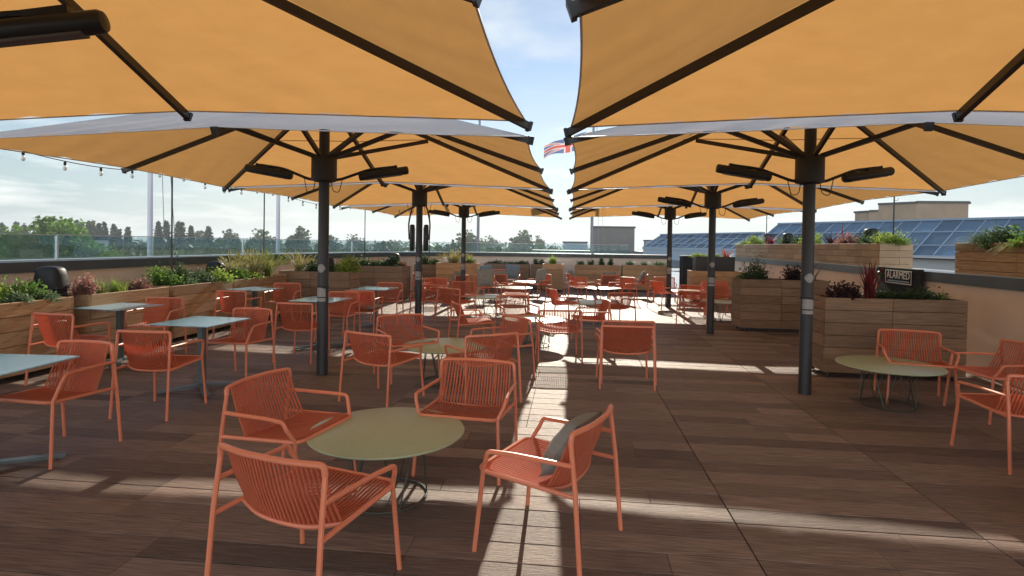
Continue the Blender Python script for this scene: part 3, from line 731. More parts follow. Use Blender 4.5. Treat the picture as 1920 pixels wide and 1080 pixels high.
# ------------------------------------------------------------------ planters
def planter(x0, x1, y0, y1, z0, z1, seams=(), boards=6, material='plank', lab='', castors=True, name='planter', yseams=(), bond=False):
    cx, cy = (x0 + x1) / 2, (y0 + y1) / 2
    root = empty(name, (cx, cy, z0)); X, Y = (x1 - x0) / 2, (y1 - y0) / 2
    bot = .07 if castors else 0.0; Hh = z1 - z0; bh = (Hh - bot) / boards; t = .035
    r = random.Random(int(abs(x0 * 100 + y0 * 37)) + 5); b = MB()
    xs = [-X] + [s - cx for s in seams] + [X]; ys = [-Y] + [s - cy for s in yseams] + [Y]
    for k in range(boards):
        zc = bot + bh * (k + .5); hh = bh - .005
        for sy in (-1, 1):
            cuts = list(xs)
            if bond: cuts = sorted(set([round(c, 3) for c in cuts + list(np.arange(-X + (.35 if k % 2 else .7), X - .2, .7))]))
            for i in range(len(cuts) - 1):
                b.box(((cuts[i] + cuts[i + 1]) / 2, sy * (Y - t / 2), zc), (cuts[i + 1] - cuts[i] - .006, t, hh), tone=r.random(), bevel=.004)
        for sx in (-1, 1):
            cuts = list(ys)
            if bond: cuts = sorted(set([round(c, 3) for c in cuts + list(np.arange(-Y + (.3 if k % 2 else .62), Y - .2, .62) + r.uniform(-.05, .05))]))
            for i in range(len(cuts) - 1):
                a0 = cuts[i] + (t + .001 if i == 0 else .003); a1 = cuts[i + 1] - (t + .001 if i == len(cuts) - 2 else .003)
                b.box((sx * (X - t / 2 - .002), (a0 + a1) / 2, zc), (t, a1 - a0, hh), tone=r.random(), bevel=.004)
    b.build('box', M[material], root)
    b = MB(); b.box((0, 0, bot + (Hh - bot) / 2 - .03), (2 * X - .075, 2 * Y - .075, Hh - bot - .07)); b.build('soil', M['soil'], root)
    if castors:
        for sx in (-1, 1):
            for sy in (-1, 1):
                c = MB(); p = (sx * (X - .09), sy * (Y - .09), .03); c.lathe([(.01, -.013), (.028, -.012), (.03, -.008), (.03, .008), (.028, .012), (.01, .013)], 12, p, (1, 0, 0)); c.box((p[0], p[1], .057), (.05, .05, .024)); c.build('castor', M['castor'], root)
    tag(root, lab, 'planter', 'wooden planters round the terrace'); return root
PL = [
 (-6.66, -6.05, 4.6, 6.30, 0, .88, (), 5, 'plank', 'long pine planter nearest at the left edge, with the black garden speaker at its end', (5.4,)),
 (-6.66, -6.05, 6.52, 7.95, 0, .88, (), 5, 'plank', 'pine planter with trailing grasses, second from the left edge', ()),
 (-6.66, -6.05, 8.03, 9.56, 0, .88, (), 5, 'plank', 'pine planter with leafy green bushes and a thin black post, third from the left edge', ()),
 (-6.66, -6.05, 9.62, 11.5, 0, .88, (), 5, 'plank', 'pine planter meeting the corner, filled with upright pale grasses', ()),
 (-6.3, -4.72, 11.62, 12.26, 0, .95, (-5.58,), 5, 'plank_dark', 'brown planter across the corner, left and right of the pole among dining chairs', ()),
 (-6.1, -4.57, 15.0, 15.8, 0, .95, (-5.35,), 5, 'plank_dark', 'brown planter with dark shrubs and a speaker, left of the pole with folded heaters', ()),
 (-4.95, -4.15, 17.5, 18.05, 0, .92, (), 5, 'plank_dark', 'low brown planter in shade directly behind the pole with folded heaters', ()),
 (-4.12, -2.84, 17.0, 17.6, 0, 1.0, (-3.32,), 5, 'plank', 'pine planter overflowing with pale grass behind the pole by pale grass', ()),
 (-3.1, -1.47, 20.0, 20.5, 0, .90, (), 5, 'plank_dark', 'far brown planter directly behind the sofa', ()),
 (-1.42, -.3, 20.02, 20.52, 0, .90, (), 5, 'plank_dark', 'far brown planter mostly hidden by the protruding planter', ()),
 (-.95, -.25, 19.2, 19.85, 0, .95, (), 5, 'plank', 'square pine planter protruding from the far row with a pale grass clump', ()),
 (.16, 1.76, 20.0, 20.5, 0, .92, (), 5, 'plank', 'far pine planter with small dark topiary, right of the protruding planter', ()),
 (1.82, 3.42, 20.0, 20.5, 0, .94, (), 5, 'plank', 'last far pine planter, beside the dark corner pillar', ()),
 (3.5, 4.95, 16.8, 17.4, 0, .91, (), 5, 'plank', 'pine planter box carrying a black trough in the far right corner', ()),
 (3.25, 4.86, 11.15, 11.76, 0, 1.0, (4.0,), 6, 'plank_dark', 'brown double planter behind the pole before the red leaves', ()),
 (3.15, 4.79, 7.33, 7.95, 0, 1.0, (3.94,), 6, 'plank_dark', 'brown double planter with red leaves behind the right sage table', ()),
]
PLO = [planter(a, b_, c, d, e, f, s, n, mt_, lab, True, 'planter', ysm) for a, b_, c, d, e, f, s, n, mt_, lab, ysm in PL]
planter(5.68, 6.26, 11.05, 20.2, 1.205, 1.72, (), 4, 'plank_pale', 'very long pale planter raised on the right roof edge before the glass roof', False, 'planter', (13.6, 17.0), True)
planter(5.62, 6.25, 6.2, 8.9, 1.205, 1.72, (), 4, 'plank', 'raised reddish planter on the right wall at the picture edge with trailing ferns', False, 'planter', (7.75,))
planter(3.02, 4.55, 3.3, 3.98, 0, .36, (), 3, 'plank', 'low planter edge at the bottom right corner beside the sunlit armchair', True)
# black trough on the corner planter
b = MB()
for (cx_, cy_, sx_, sy_) in ((4.2, 16.93, 1.1, .03), (4.2, 17.37, 1.1, .03), (3.665, 17.15, .03, .41), (4.735, 17.15, .03, .41)): b.box((cx_, cy_, 1.12), (sx_, sy_, .42), bevel=.004)
b.box((4.2, 17.15, 1.05), (1.03, .40, .2)); bt = b.build('black_trough', M['blackbox']); tag(bt, 'black metal trough on the corner pine planter with red sword leaves', 'planter')
# dark pillar at the corner
b = MB(); b.box((3.98, 19.2, .64), (.62, .6, 1.28), bevel=.01); dp = b.build('corner_pillar', M['signpanel']); tag(dp, 'dark charcoal clad pillar at the far right corner of the wall', 'pillar')
b = MB(); b.box((3.98, 19.2, 1.30), (.70, .68, .035), bevel=.006); b.build('cap', M['coping'], dp)
for k in range(4):
    b = MB(); b.box((4.295, 19.2, .80 + k * .11), (.02, .5, .02)); b.build('slat', M['steel'], dp)

# alarmed gate panel on the right wall
def wall_dir(): 
    a = Vector((5.3, 8.6)); c = Vector((5.45, 11.0)); return (c - a).normalized()
wd = wall_dir(); ang = math.atan2(wd.y, wd.x)
gt = empty('alarm_gate', (5.36, 9.75, 0.04), ang)          # local +X along the wall, away from camera
b = MB(); b.box((0, .045, .90), (1.36, .05, .70), bevel=.006); b.build('panel', M['signpanel'], gt)
b = MB(); b.box((0, .048, 1.262), (1.38, .06, .022), bevel=.004); b.build('top_rail', M['signpanel'], gt)
for k in range(3):
    b = MB(); b.box((0, .078, .62 + .11 * k), (1.1, .018, .035), bevel=.004); b.build('louvre', M['signpanel'], gt)
b = MB(); b.box((.56, .083, 1.13), (.07, .03, .12), bevel=.006); b.build('push_button', M['greenlamp'], gt)
sg = MB(); sg.box((-.06, .076, 1.125), (.84, .014, .215), bevel=.004); sgo = sg.build('sign', M['signpanel'], gt)
fb = MB()
for (x_, z_, w_, h_) in ((-.06, 1.225, .82, .010), (-.06, 1.025, .82, .010), (-.465, 1.125, .010, .19), (.345, 1.125, .010, .19)): fb.box((x_, .085, z_), (w_, .006, h_))
fb.build('sign_border', M['white'], sgo)
def lettering(txt, size, loc, rot, material, parent, name='lettering', width=None):
    cu = bpy.data.curves.new(name, 'FONT'); cu.body = txt; cu.size = size; cu.align_x = 'CENTER'; cu.align_y = 'CENTER'; cu.extrude = .002
    t = bpy.data.objects.new(name, cu); col.objects.link(t); bpy.context.view_layer.update()
    me = bpy.data.meshes.new_from_object(t.evaluated_get(bpy.context.evaluated_depsgraph_get()))
    bpy.data.objects.remove(t); o = bpy.data.objects.new(name, me); col.objects.link(o); me.materials.clear(); me.materials.append(material)
    if width:
        xs = [v.co.x for v in me.vertices]; s = width / (max(xs) - min(xs)); me.transform(Matrix.Diagonal((s, 1, 1, 1)))
    o.parent = parent; o.matrix_local = Matrix.Translation(loc) @ rot; return o
# readable from the terrace side: text x runs along local -X (towards camera is the right end)
rotT = Matrix(((-1, 0, 0, 0), (0, 0, 1, 0), (0, 1, 0, 0), (0, 0, 0, 1)))
lettering('ALARMED', .165, (-.06, .086, 1.15), rotT, M['white'], sgo, width=.72)
fb = MB(); rx = random.Random(2); x_ = -.40
while x_ < .27:
    w_ = rx.uniform(.014, .03); fb.box((x_ + w_ / 2, .085, 1.058), (w_, .004, rx.uniform(.016, .022))); x_ += w_ + .008
fb.build('small_print', M['mullion'], sgo)
tag(gt, 'black gate panel with a white lettered sign reading ALARMED in the right wall', 'gate')

# ------------------------------------------------------------------ plants
def leaf_mesh(name, pts, size, material, aspect=.55, droop=.0, parent=None, seed=0, tones=None, up=.3):
    r = np.random.default_rng(seed); n = len(pts); pts = np.asarray(pts, float)
    sz = size * r.uniform(.6, 1.3, n)
    d = r.normal(size=(n, 3)); d[:, 2] = np.abs(d[:, 2]) * .6 + up; d /= np.linalg.norm(d, axis=1)[:, None]
    q = r.normal(size=(n, 3)); s = np.cross(d, q); s /= np.linalg.norm(s, axis=1)[:, None]
    L = d * sz[:, None]; Wd = s * (sz * aspect)[:, None] * .5
    v = np.empty((n, 4, 3)); v[:, 0] = pts; v[:, 1] = pts + L * .5 + Wd; v[:, 2] = pts + L; v[:, 3] = pts + L * .5 - Wd
    v[:, 2, 2] -= droop * sz
    me = bpy.data.meshes.new(name); me.vertices.add(n * 4); me.vertices.foreach_set('co', v.ravel())
    me.loops.add(n * 4); me.loops.foreach_set('vertex_index', np.arange(n * 4)); me.polygons.add(n); me.polygons.foreach_set('loop_start', np.arange(0, n * 4, 4)); me.polygons.foreach_set('loop_total', np.full(n, 4))
    me.update(calc_edges=True)
    at = me.attributes.new('tone', 'FLOAT', 'FACE'); at.data.foreach_set('value', (tones if tones is not None else r.uniform(0, 1, n)).astype(np.float32))
    me.materials.append(material); o = bpy.data.objects.new(name, me); col.objects.link(o)
    if parent: o.parent = parent
    return o
def stems(root, n, h, rad, seed, material):
    r = random.Random(seed); b = MB()
    for i in range(n):
        a = r.uniform(0, 6.28); d = rad * r.uniform(.2, .8); b.tube([(0.02 * math.cos(a), .02 * math.sin(a), -.05), (d * .5 * math.cos(a), d * .5 * math.sin(a), h * .4), (d * math.cos(a), d * math.sin(a), h * .8)], [.006, .005, .003], 4)
    b.build('stem', material, root)
def shrub(x, y, z, w, d, h, n, leaf, material, lab, seed, name='shrub', clumps=9, up=.3, aspect=.55):
    root = empty(name, (x, y, z)); r = np.random.default_rng(seed)
    c = r.normal(size=(clumps, 3)); c /= np.linalg.norm(c, axis=1)[:, None]; c[:, 2] = np.abs(c[:, 2]); c *= r.uniform(.35, .8, clumps)[:, None]
    k = r.integers(0, clumps, n); p = c[k] + r.normal(size=(n, 3)) * .24
    p[:, 2] = np.abs(p[:, 2]); tn = np.clip(.25 + .5 * r.uniform(0, 1, clumps)[k] + r.normal(0, .12, n), 0, 1)
    p = p * np.array([w / 2, d / 2, h * .85]); stems(root, 7, h * .8, w * .4, seed, M['bark'])
    leaf_mesh('foliage', p, leaf, material, aspect, .1, root, seed + 1, tn, up)
    tag(root, lab, 'shrub', 'plants in the planters'); return root
def blades(x, y, z, n, h, spread, width, material, lab, seed, name='grass_tuft', arch=.5, cat='grass plant', part='blades', plume=0):
    root = empty(name, (x, y, z)); r = random.Random(seed); b = MB(); pb = MB()
    for i in range(n):
        a = r.uniform(0, 6.283); e = r.random() ** .6 * spread; hh = h * r.uniform(.55, 1.05); bx, by = r.gauss(0, spread * .13), r.gauss(0, spread * .13)
        ca, sa = math.cos(a), math.sin(a); pts = []
        for k in range(5):
            t = k / 4; rad = e * (t ** 1.6); zz = hh * (t - arch * t ** 2.6 * (e / max(spread, .01))); pts.append(Vector((bx + ca * rad, by + sa * rad, zz)))
        w = width * r.uniform(.7, 1.2); sd_ = Vector((-sa, ca, 0)); vs = []
        for k, p in enumerate(pts):
            ww = w * (1 - .9 * (k / 4) ** 2) / 2; vs += [p - sd_ * ww, p + sd_ * ww]
        b.add(vs, [(2 * k, 2 * k + 1, 2 * k + 3, 2 * k + 2) for k in range(4)], r.random())
        if plume and r.random() < plume:
            p = pts[-1]; u = (pts[-1] - pts[-2]).normalized(); b.tube([p - u * .05, p, p + u * .05, p + u * .09], [.002, .009, .007, .001], 4, tone=1.0)
    b.build(part, material, root)
    tag(root, lab, cat, 'plants in the planters'); return root
sd_n = [100]
def S(x, y, z, w, d, h, n, leaf, m_, lab, **k): sd_n[0] += 1; return shrub(x, y, z, w * 1.12, d * 1.1, h * 1.18, int(n * 1.9), leaf * .95, M[m_], lab, sd_n[0], **k)
def Bl(x, y, z, n, h, sp, wd_, m_, lab, **k): sd_n[0] += 1; return blades(x, y, z, int(n * 1.4), h * 1.08, sp, wd_, M[m_], lab, sd_n[0], **k)
zt = .84
# planter 1 (left edge)
S(-6.42, 5.78, zt, .34, .34, .26, 420, .05, 'lf_lime', 'bright lime shrub at the left picture edge in the first planter', up=.8)
S(-6.35, 5.98, zt, .34, .30, .24, 420, .05, 'lf_green', 'upright green shrub left of the nearest black garden speaker', up=.9)
S(-6.18, 5.72, zt, .36, .30, .14, 420, .035, 'lf_grey', 'low grey green ground plant at the left edge of the first planter')
S(-6.18, 6.02, zt, .34, .28, .13, 420, .035, 'lf_grey', 'low grey green mound just left of the bare soil in the first planter')
# planter 2
S(-6.20, 6.62, zt, .32, .30, .24, 520, .045, 'lf_pink', 'pink brown leafy plant in front of the nearest black garden speaker')
Bl(-6.30, 6.92, zt, 170, .24, .34, .008, 'lf_grass', 'soft pale grass mound right of the pink brown plant')
Bl(-6.35, 7.28, zt, 120, .26, .36, .009, 'lf_lime', 'arching yellow green grass in the middle of the second planter')
S(-6.3, 7.62, zt, .36, .3, .18, 420, .04, 'lf_pink', 'low reddish brown plant at the far end of the second planter')
# planter 3
S(-6.36, 8.22, zt, .50, .44, .30, 620, .055, 'lf_green', 'dense bright green bush at the near end of the third planter')
S(-6.42, 8.62, zt, .44, .42, .30, 620, .05, 'lf_dark', 'dark green bush beside the thin black post')
S(-6.22, 8.62, zt, .36, .34, .15, 420, .035, 'lf_grey', 'low mound at the front of the third planter, below the thin black post')
S(-6.32, 9.02, zt, .50, .44, .24, 620, .05, 'lf_grey', 'silvery green plant with small leaves in the third planter')
S(-6.28, 9.36, zt, .50, .42, .26, 620, .055, 'lf_lime', 'lime green bush in front of the second black garden speaker')
# planter 4
S(-6.28, 9.95, zt, .50, .42, .26, 620, .055, 'lf_green', 'green bush right of the second black garden speaker')
Bl(-6.42, 10.1, zt, 150, .46, .30, .010, 'lf_straw', 'upright straw coloured grass behind the green bush', arch=.2, plume=.3)
S(-6.25, 10.5, zt, .5, .4, .16, 420, .045, 'lf_lime', 'low lime plant along the front of the corner grass planter')
Bl(-6.40, 10.85, zt, 190, .50, .36, .010, 'lf_straw', 'tall plumed grass left of the thin black post in the corner', arch=.2, plume=.4)
Bl(-6.35, 11.25, zt, 190, .48, .36, .010, 'lf_grass', 'tall plumed grass at the corner of the left planters', arch=.22, plume=.4)
# planter 5
Bl(-6.0, 11.95, .91, 160, .42, .34, .010, 'lf_straw', 'straw coloured grass at the left end of the corner planter', arch=.25, plume=.3)
S(-5.62, 11.95, .91, .56, .5, .28, 720, .05, 'lf_dark', 'rounded dark green shrub left of the pole among dining chairs')
S(-5.15, 11.9, .91, .42, .4, .2, 520, .045, 'lf_dark', 'dark low shrub right of the pole among dining chairs')
S(-4.92, 11.9, .91, .46, .5, .26, 620, .06, 'lf_lime', 'yellow green leafy shrub at the right end of the corner planter')
S(-4.88, 12.1, .91, .5, .3, .32, 420, .06, 'lf_lime', 'taller lime shrub behind the right end of the corner planter')
# planter 6
S(-5.75, 15.35, .91, .5, .5, .25, 520, .05, 'lf_dark', 'dark shrub at the left of the shaded brown planter')
S(-5.35, 15.35, .91, .46, .5, .22, 520, .05, 'lf_dark', 'dark round shrub in the middle of the shaded brown planter')
S(-4.95, 15.35, .91, .55, .5, .28, 720, .05, 'lf_dark', 'large dark green mound hiding a speaker, left of the pole with folded heaters')
S(-4.66, 15.35, .91, .26, .3, .18, 320, .04, 'lf_pink', 'small pinkish plant at the right end of the shaded brown planter')
# 7, 8
S(-4.7, 17.75, .88, .4, .4, .3, 420, .06, 'lf_dark', 'upright dark shrub seen left of the pole with folded heaters', up=.9)
S(-4.35, 17.75, .88, .4, .4, .2, 420, .05, 'lf_dark', 'dark low shrub seen right of the pole with folded heaters')
Bl(-3.62, 17.3, .96, 260, .40, .50, .014, 'lf_straw', 'pale grass with white seed heads spilling left of the pole by pale grass', arch=.4, plume=.4)
Bl(-3.12, 17.3, .96, 220, .32, .42, .014, 'lf_grass', 'fresh pale green grass behind the pole by pale grass', arch=.45)
# far row
S(-2.75, 20.25, .86, .6, .4, .14, 320, .05, 'lf_dark', 'low dark plant at the left of the planter behind the sofa')
S(-2.2, 20.25, .86, .6, .4, .13, 320, .05, 'lf_grey', 'low grey plant in the middle of the planter behind the sofa')
S(-1.75, 20.25, .86, .5, .4, .15, 320, .05, 'lf_dark', 'low dark plant at the right of the planter behind the sofa')
S(-1.25, 20.25, .86, .2, .2, .24, 260, .05, 'lf_dark', 'small upright dark shrub just left of the protruding planter', up=1.2)
S(-1.05, 20.25, .86, .2, .2, .24, 260, .05, 'lf_dark', 'small upright dark shrub touching the protruding planter', up=1.2)
Bl(-.6, 19.5, .91, 260, .36, .42, .014, 'lf_lime', 'pale yellow green grass clump on the protruding planter', arch=.5)
for i, (x_, w_, h_, lab) in enumerate(((.38, .34, .2, 'low dark plant at the left of the far planter with topiary'), (.72, .3, .2, 'rounded dark plant left of the two small topiary shrubs'))):
    S(x_, 20.25, .88, w_, .3, h_, 320, .045, 'lf_dark', lab)
S(1.12, 20.25, .88, .2, .2, .26, 320, .05, 'lf_dark', 'left one of two small upright topiary shrubs in the far row', up=1.3)
S(1.42, 20.25, .88, .2, .2, .26, 320, .05, 'lf_dark', 'right one of two small upright topiary shrubs in the far row', up=1.3)
Bl(2.1, 20.25, .9, 150, .24, .3, .012, 'lf_grey', 'wispy grey grass in the last far planter', arch=.4)
Bl(2.6, 20.25, .9, 150, .2, .3, .012, 'lf_grey', 'short grey grass in the middle of the last far planter', arch=.4)
S(3.1, 20.25, .9, .5, .35, .18, 320, .05, 'lf_grey', 'low grey plant near the pole among sunlit chairs')
# corner trough
Bl(4.55, 17.1, 1.2, 26, .42, .34, .035, 'lf_orange', 'orange red sword leaved plant in the black trough', name='sword_leaf_plant', arch=.25, part='blades', cat='plant')
S(3.85, 17.2, 1.28, .5, .35, .12, 420, .05, 'lf_lime', 'low yellow green plant along the left of the black trough')
S(4.3, 17.25, 1.28, .6, .35, .12, 420, .05, 'lf_lime', 'low yellow green plant along the middle of the black trough')
# right brown double planter (11.15)
S(3.62, 11.45, .96, .52, .5, .36, 820, .045, 'lf_dark', 'feathery dark green shrub in the brown planter behind the pole before the red leaves', up=.6)
S(3.38, 11.45, .96, .3, .4, .18, 420, .04, 'lf_grey', 'low green plant beside the feathery dark shrub, at the end of the brown planter')
S(4.28, 11.45, .96, .38, .4, .28, 520, .055, 'lf_purple', 'dark purple shrub left of the pole before the red leaves')
Bl(4.62, 11.45, .96, 22, .55, .38, .03, 'lf_purple', 'dark bronze sword leaved plant seen either side of the pole before the red leaves', name='sword_leaf_plant', arch=.4, cat='plant')
# right planter with red leaves (7.33)
S(3.5, 7.62, .96, .44, .44, .22, 720, .05, 'lf_purple', 'dark purple leafy mound at the left end of the planter by the alarm sign')
Bl(3.82, 7.64, .96, 26, .52, .17, .045, 'lf_red', 'deep red upright sword leaved plant left of the alarm sign', name='sword_leaf_plant', arch=.2, cat='plant')
S(4.18, 7.72, .96, .44, .34, .13, 620, .04, 'lf_dark', 'low dark green plant below the alarm sign')
S(4.42, 7.62, .96, .3, .34, .19, 520, .04, 'lf_dark', 'dark leafy plant right of the alarm sign')
Bl(4.66, 7.62, .96, 120, .17, .2, .008, 'lf_grass', 'small arching grass at the right end of the planter by the alarm sign', arch=.7)
# raised planter on right wall
yy = [(19.7, 'Bl', 'lf_lime', 'yellow green trailing plant at the far left end of the long raised planter'),
      (18.9, 'S', 'lf_lime', 'feathery lime shrub near the far end of the long raised planter'),
      (17.6, 'P', 'lf_red', 'bronze red spiky plant left of the farther raised speaker'),
      (16.2, 'S', 'lf_grey', 'soft grey green plant over the farther raised speaker'),
      (15.3, 'S', 'lf_dark', 'dark green shrub left of the pole before the red leaves on the raised planter'),
      (14.6, 'S', 'lf_lime', 'small lime shrub touching the pole before the red leaves on the raised planter'),
      (13.6, 'P', 'lf_purple', 'purple spiky plant right of the pole before the red leaves on the raised planter'),
      (13.1, 'R', 'lf_red', 'tall thin red flower spike above the raised planter'),
      (12.9, 'S', 'lf_pink', 'pinkish plant below the red spike on the raised planter'),
      (11.85, 'S', 'lf_dark', 'feathery dark green shrub beside the nearer raised speaker'),
      (11.5, 'S', 'lf_grey', 'grey green feathery shrub hanging over the raised planter front'),
      (11.2, 'S', 'lf_lime', 'bright lime bush at the near end of the long raised planter')]
for y_, k_, m_, lab in yy:
    if k_ == 'S': S(5.95, y_, 1.68, .5, .6 if m_ != 'lf_lime' else .46, .26, 620, .05, m_, lab, up=.7)
    elif k_ == 'Bl': Bl(5.9, y_, 1.68, 200, .30, .5, .012, m_, lab, arch=1.1)
    elif k_ == 'P': Bl(5.95, y_, 1.68, 30, .34, .36, .03, m_, lab, name='sword_leaf_plant', arch=.3, cat='plant')
    else: Bl(5.95, y_, 1.68, 7, .50, .06, .03, m_, lab, name='sword_leaf_plant', arch=.1, cat='plant')
Bl(5.85, 8.55, 1.68, 420, .40, .55, .008, 'lf_grey', 'wispy blue green grass spilling left over the raised planter at the picture edge', arch=1.2)
S(5.8, 8.2, 1.62, .5, .5, .30, 820, .05, 'lf_dark', 'dark hanging fern on the raised planter at the picture edge', up=.1)
S(5.85, 7.7, 1.66, .6, .6, .34, 920, .055, 'lf_green', 'bushy green fern on the raised planter at the picture edge')
S(5.8, 7.15, 1.66, .5, .6, .30, 720, .05, 'lf_dark', 'dark shrub at the very right picture edge on the raised planter')
Bl(5.66, 7.75, 1.66, 160, .20, .34, .009, 'lf_lime', 'yellow green trailing grass down the front of the raised planter', arch=1.7)

# ------------------------------------------------------------------ garden speakers
def make_speaker():
    root = empty('garden_speaker', (0, 0, 0)); b = MB(); n = 20; vs = []; fs = []
    prof = [(.175, .10), (.18, .105), (.172, .16), (.155, .27), (.140, .335), (.12, .362), (.08, .378), (.03, .385)]
    for r_, z_ in prof:
        for j in range(n):
            a = 2 * math.pi * j / n; c, s_ = math.cos(a), math.sin(a); e = 2 / 3.2
            vs.append((r_ * math.copysign(abs(c) ** e, c), r_ * .8 * math.copysign(abs(s_) ** e, s_), z_))
    for i in range(len(prof) - 1):
        for j in range(n): fs.append((i * n + j, i * n + (j + 1) % n, (i + 1) * n + (j + 1) % n, (i + 1) * n + j))
    fs += [tuple(range(n))[::-1], tuple(range((len(prof) - 1) * n, len(prof) * n))]
    b.add(vs, fs); b.build('dome', M['black'], root, True)
    b = MB(); b.box((0, 0, .0), (.30, .22, .03), bevel=.008); b.build('base', M['black'], root)
    for sx in (-1, 1):
        b = MB(); b.box((sx * .11, 0, .06), (.06, .16, .10), bevel=.01); b.build('foot', M['black'], root)
    return root
spk = make_speaker()
SPK = [(-6.42, 6.36, .86, 5, 1.0, 'black domed garden speaker behind the pink brown plant, nearest on the left'),
       (-6.42, 9.62, .86, 0, .92, 'black domed garden speaker among lime bushes in the third left planter'),
       (-5.35, 11.95, .92, -10, .9, 'black domed garden speaker peeking behind the dark shrub by the pole among dining chairs'),
       (-4.98, 15.55, .92, -8, 1.0, 'black garden speaker with a sunlit cap behind the dark mound'),
       (5.98, 16.3, 1.70, 15, .86, 'black garden speaker farther along the long raised planter'),
       (5.98, 11.95, 1.70, 15, .86, 'black garden speaker nearer along the long raised planter')]
for i, (x, y, z, a, s, lab) in enumerate(SPK):
    o = spk if i == 0 else copy_tree(spk); o.location = (x, y, z); o.rotation_euler = (0, 0, R_(a)); o.scale = (s, s, s); tag(o, lab, 'speaker', 'garden speakers in the planters')

# ------------------------------------------------------------------ festoon posts and string lights
def festoon_post(x, y, z0, z1, lab):
    b = MB(); root = empty('festoon_post', (x, y, z0)); b.tube([(0, 0, -.1), (0, 0, z1 - z0)], .013, 8); b.build('pole', M['pole'], root, True)
    b = MB(); zz = z1 - z0 - .22; b.tube(fillet([(.012, 0, zz), (.05, 0, zz - .02), (.07, 0, zz + .01), (.065, 0, zz + .04)], .02), .004, 5); b.build('hook', M['pole'], root, True)
    tag(root, lab, 'post', 'thin black posts for the string lights')
FP = [(-6.4, 8.46, .84, 2.84, 'thin black post rising from the third left planter'), (-6.4, 11.2, .84, 2.84, 'thin black post in the corner grass planter beside the second white mast'),
      (-5.85, 15.55, .9, 2.84, 'thin black post rising behind the shaded brown planter'), (-4.55, 17.85, .9, 2.82, 'thin black post just right of the pole with folded heaters'),
      (5.97, 11.16, 1.66, 2.75, 'thin black post at the near end of the long raised planter'), (5.97, 8.02, 1.66, 2.9, 'thin black post at the right picture edge above the ferns'),
      (5.97, 18.0, 1.66, 2.75, 'thin black post far along the raised planter with small hooks')]
for a in FP: festoon_post(*a)
def string_lights(pts, lab):
    root = empty('string_light', pts[0]); o0 = Vector(pts[0]); cab = MB(); path = []; bulbs = []
    for i in range(len(pts) - 1):
        a, c = Vector(pts[i]) - o0, Vector(pts[i + 1]) - o0; L = (c - a).length; nb = max(2, round(L / .58))
        for k in range(24):
            t = k / 24; p = a.lerp(c, t); p.z -= .16 * 4 * t * (1 - t) * (L / 3); path.append(p)
        for k in range(nb):
            t = (k + .5) / nb; p = a.lerp(c, t); p.z -= .16 * 4 * t * (1 - t) * (L / 3); bulbs.append(p)
    cab.tube(path, .006, 5); cab.build('cable', M['black'], root, True)
    for p in bulbs:
        b = MB(); b.lathe([(.006, -.005), (.015, -.01), (.016, -.045), (.012, -.05)], 10, p); h = b.build('lamp_holder', M['black'], root, True)
        b = MB(); b.lathe([(.010, -.052), (.018, -.065), (.024, -.085), (.021, -.105), (.010, -.118), (.003, -.12)], 12, p); b.build('bulb', M['bulb'], h, True)
    tag(root, lab, 'string lights')
string_lights([(-6.45, 5.2, 2.75), (-6.4, 8.46, 2.73), (-6.4, 11.2, 2.73), (-5.85, 15.55, 2.75), (-4.55, 17.85, 2.72)], 'festoon of clear bulbs on a black cable hanging below the left parasols')

# ------------------------------------------------------------------ flagpoles and flag
def flagpole(x, y, z0, h, r, material, lab, ropes=True, tapered=True):
    root = empty('flagpole', (x, y, z0)); b = MB(); b.tube([(0, 0, 0), (0, 0, h * .5), (0, 0, h)], [r, r * .92, r * .7], 16); b.build('mast', M[material], root, True)
    b = MB(); b.lathe([(r * 2.2, 0), (r * 2.2, .03), (r * 1.3, .05), (r * 1.2, .16)], 16); b.build('base_plate', M[material], root, True)
    b = MB(); b.lathe([(.01, h), (r * 1.4, h + .02), (r * 1.6, h + .07), (.01, h + .12)], 14); b.build('finial', M[material], root, True)
    if ropes:
        for q, sp_ in ((.09, .22), (.12, .42)):
            b = MB(); b.tube([(q, 0, h - .3), (q + sp_, 0, .25)], .006, 5); b.build('halyard', M['mastgrey'], root)
    tag(root, lab, 'flagpole', 'flagpoles on the roof edge'); return root
flagpole(-8.05, 10.05, .9, 6.2, .05, 'mast', 'white flagpole at the left seen above the third left planter')
flagpole(-7.75, 14.25, .9, 6.2, .052, 'mast', 'white flagpole beside the corner grass, left of the pole among dining chairs', ropes=False)
flagpole(-3.75, 22.6, .9, 6.2, .06, 'mastgrey', 'grey flagpole right of the pole by pale grass against the sky', ropes=False)
flagpole(.84, 23.0, .9, 6.2, .06, 'mastgrey', 'grey flagpole left of the grey box building, carrying the flag', ropes=True)
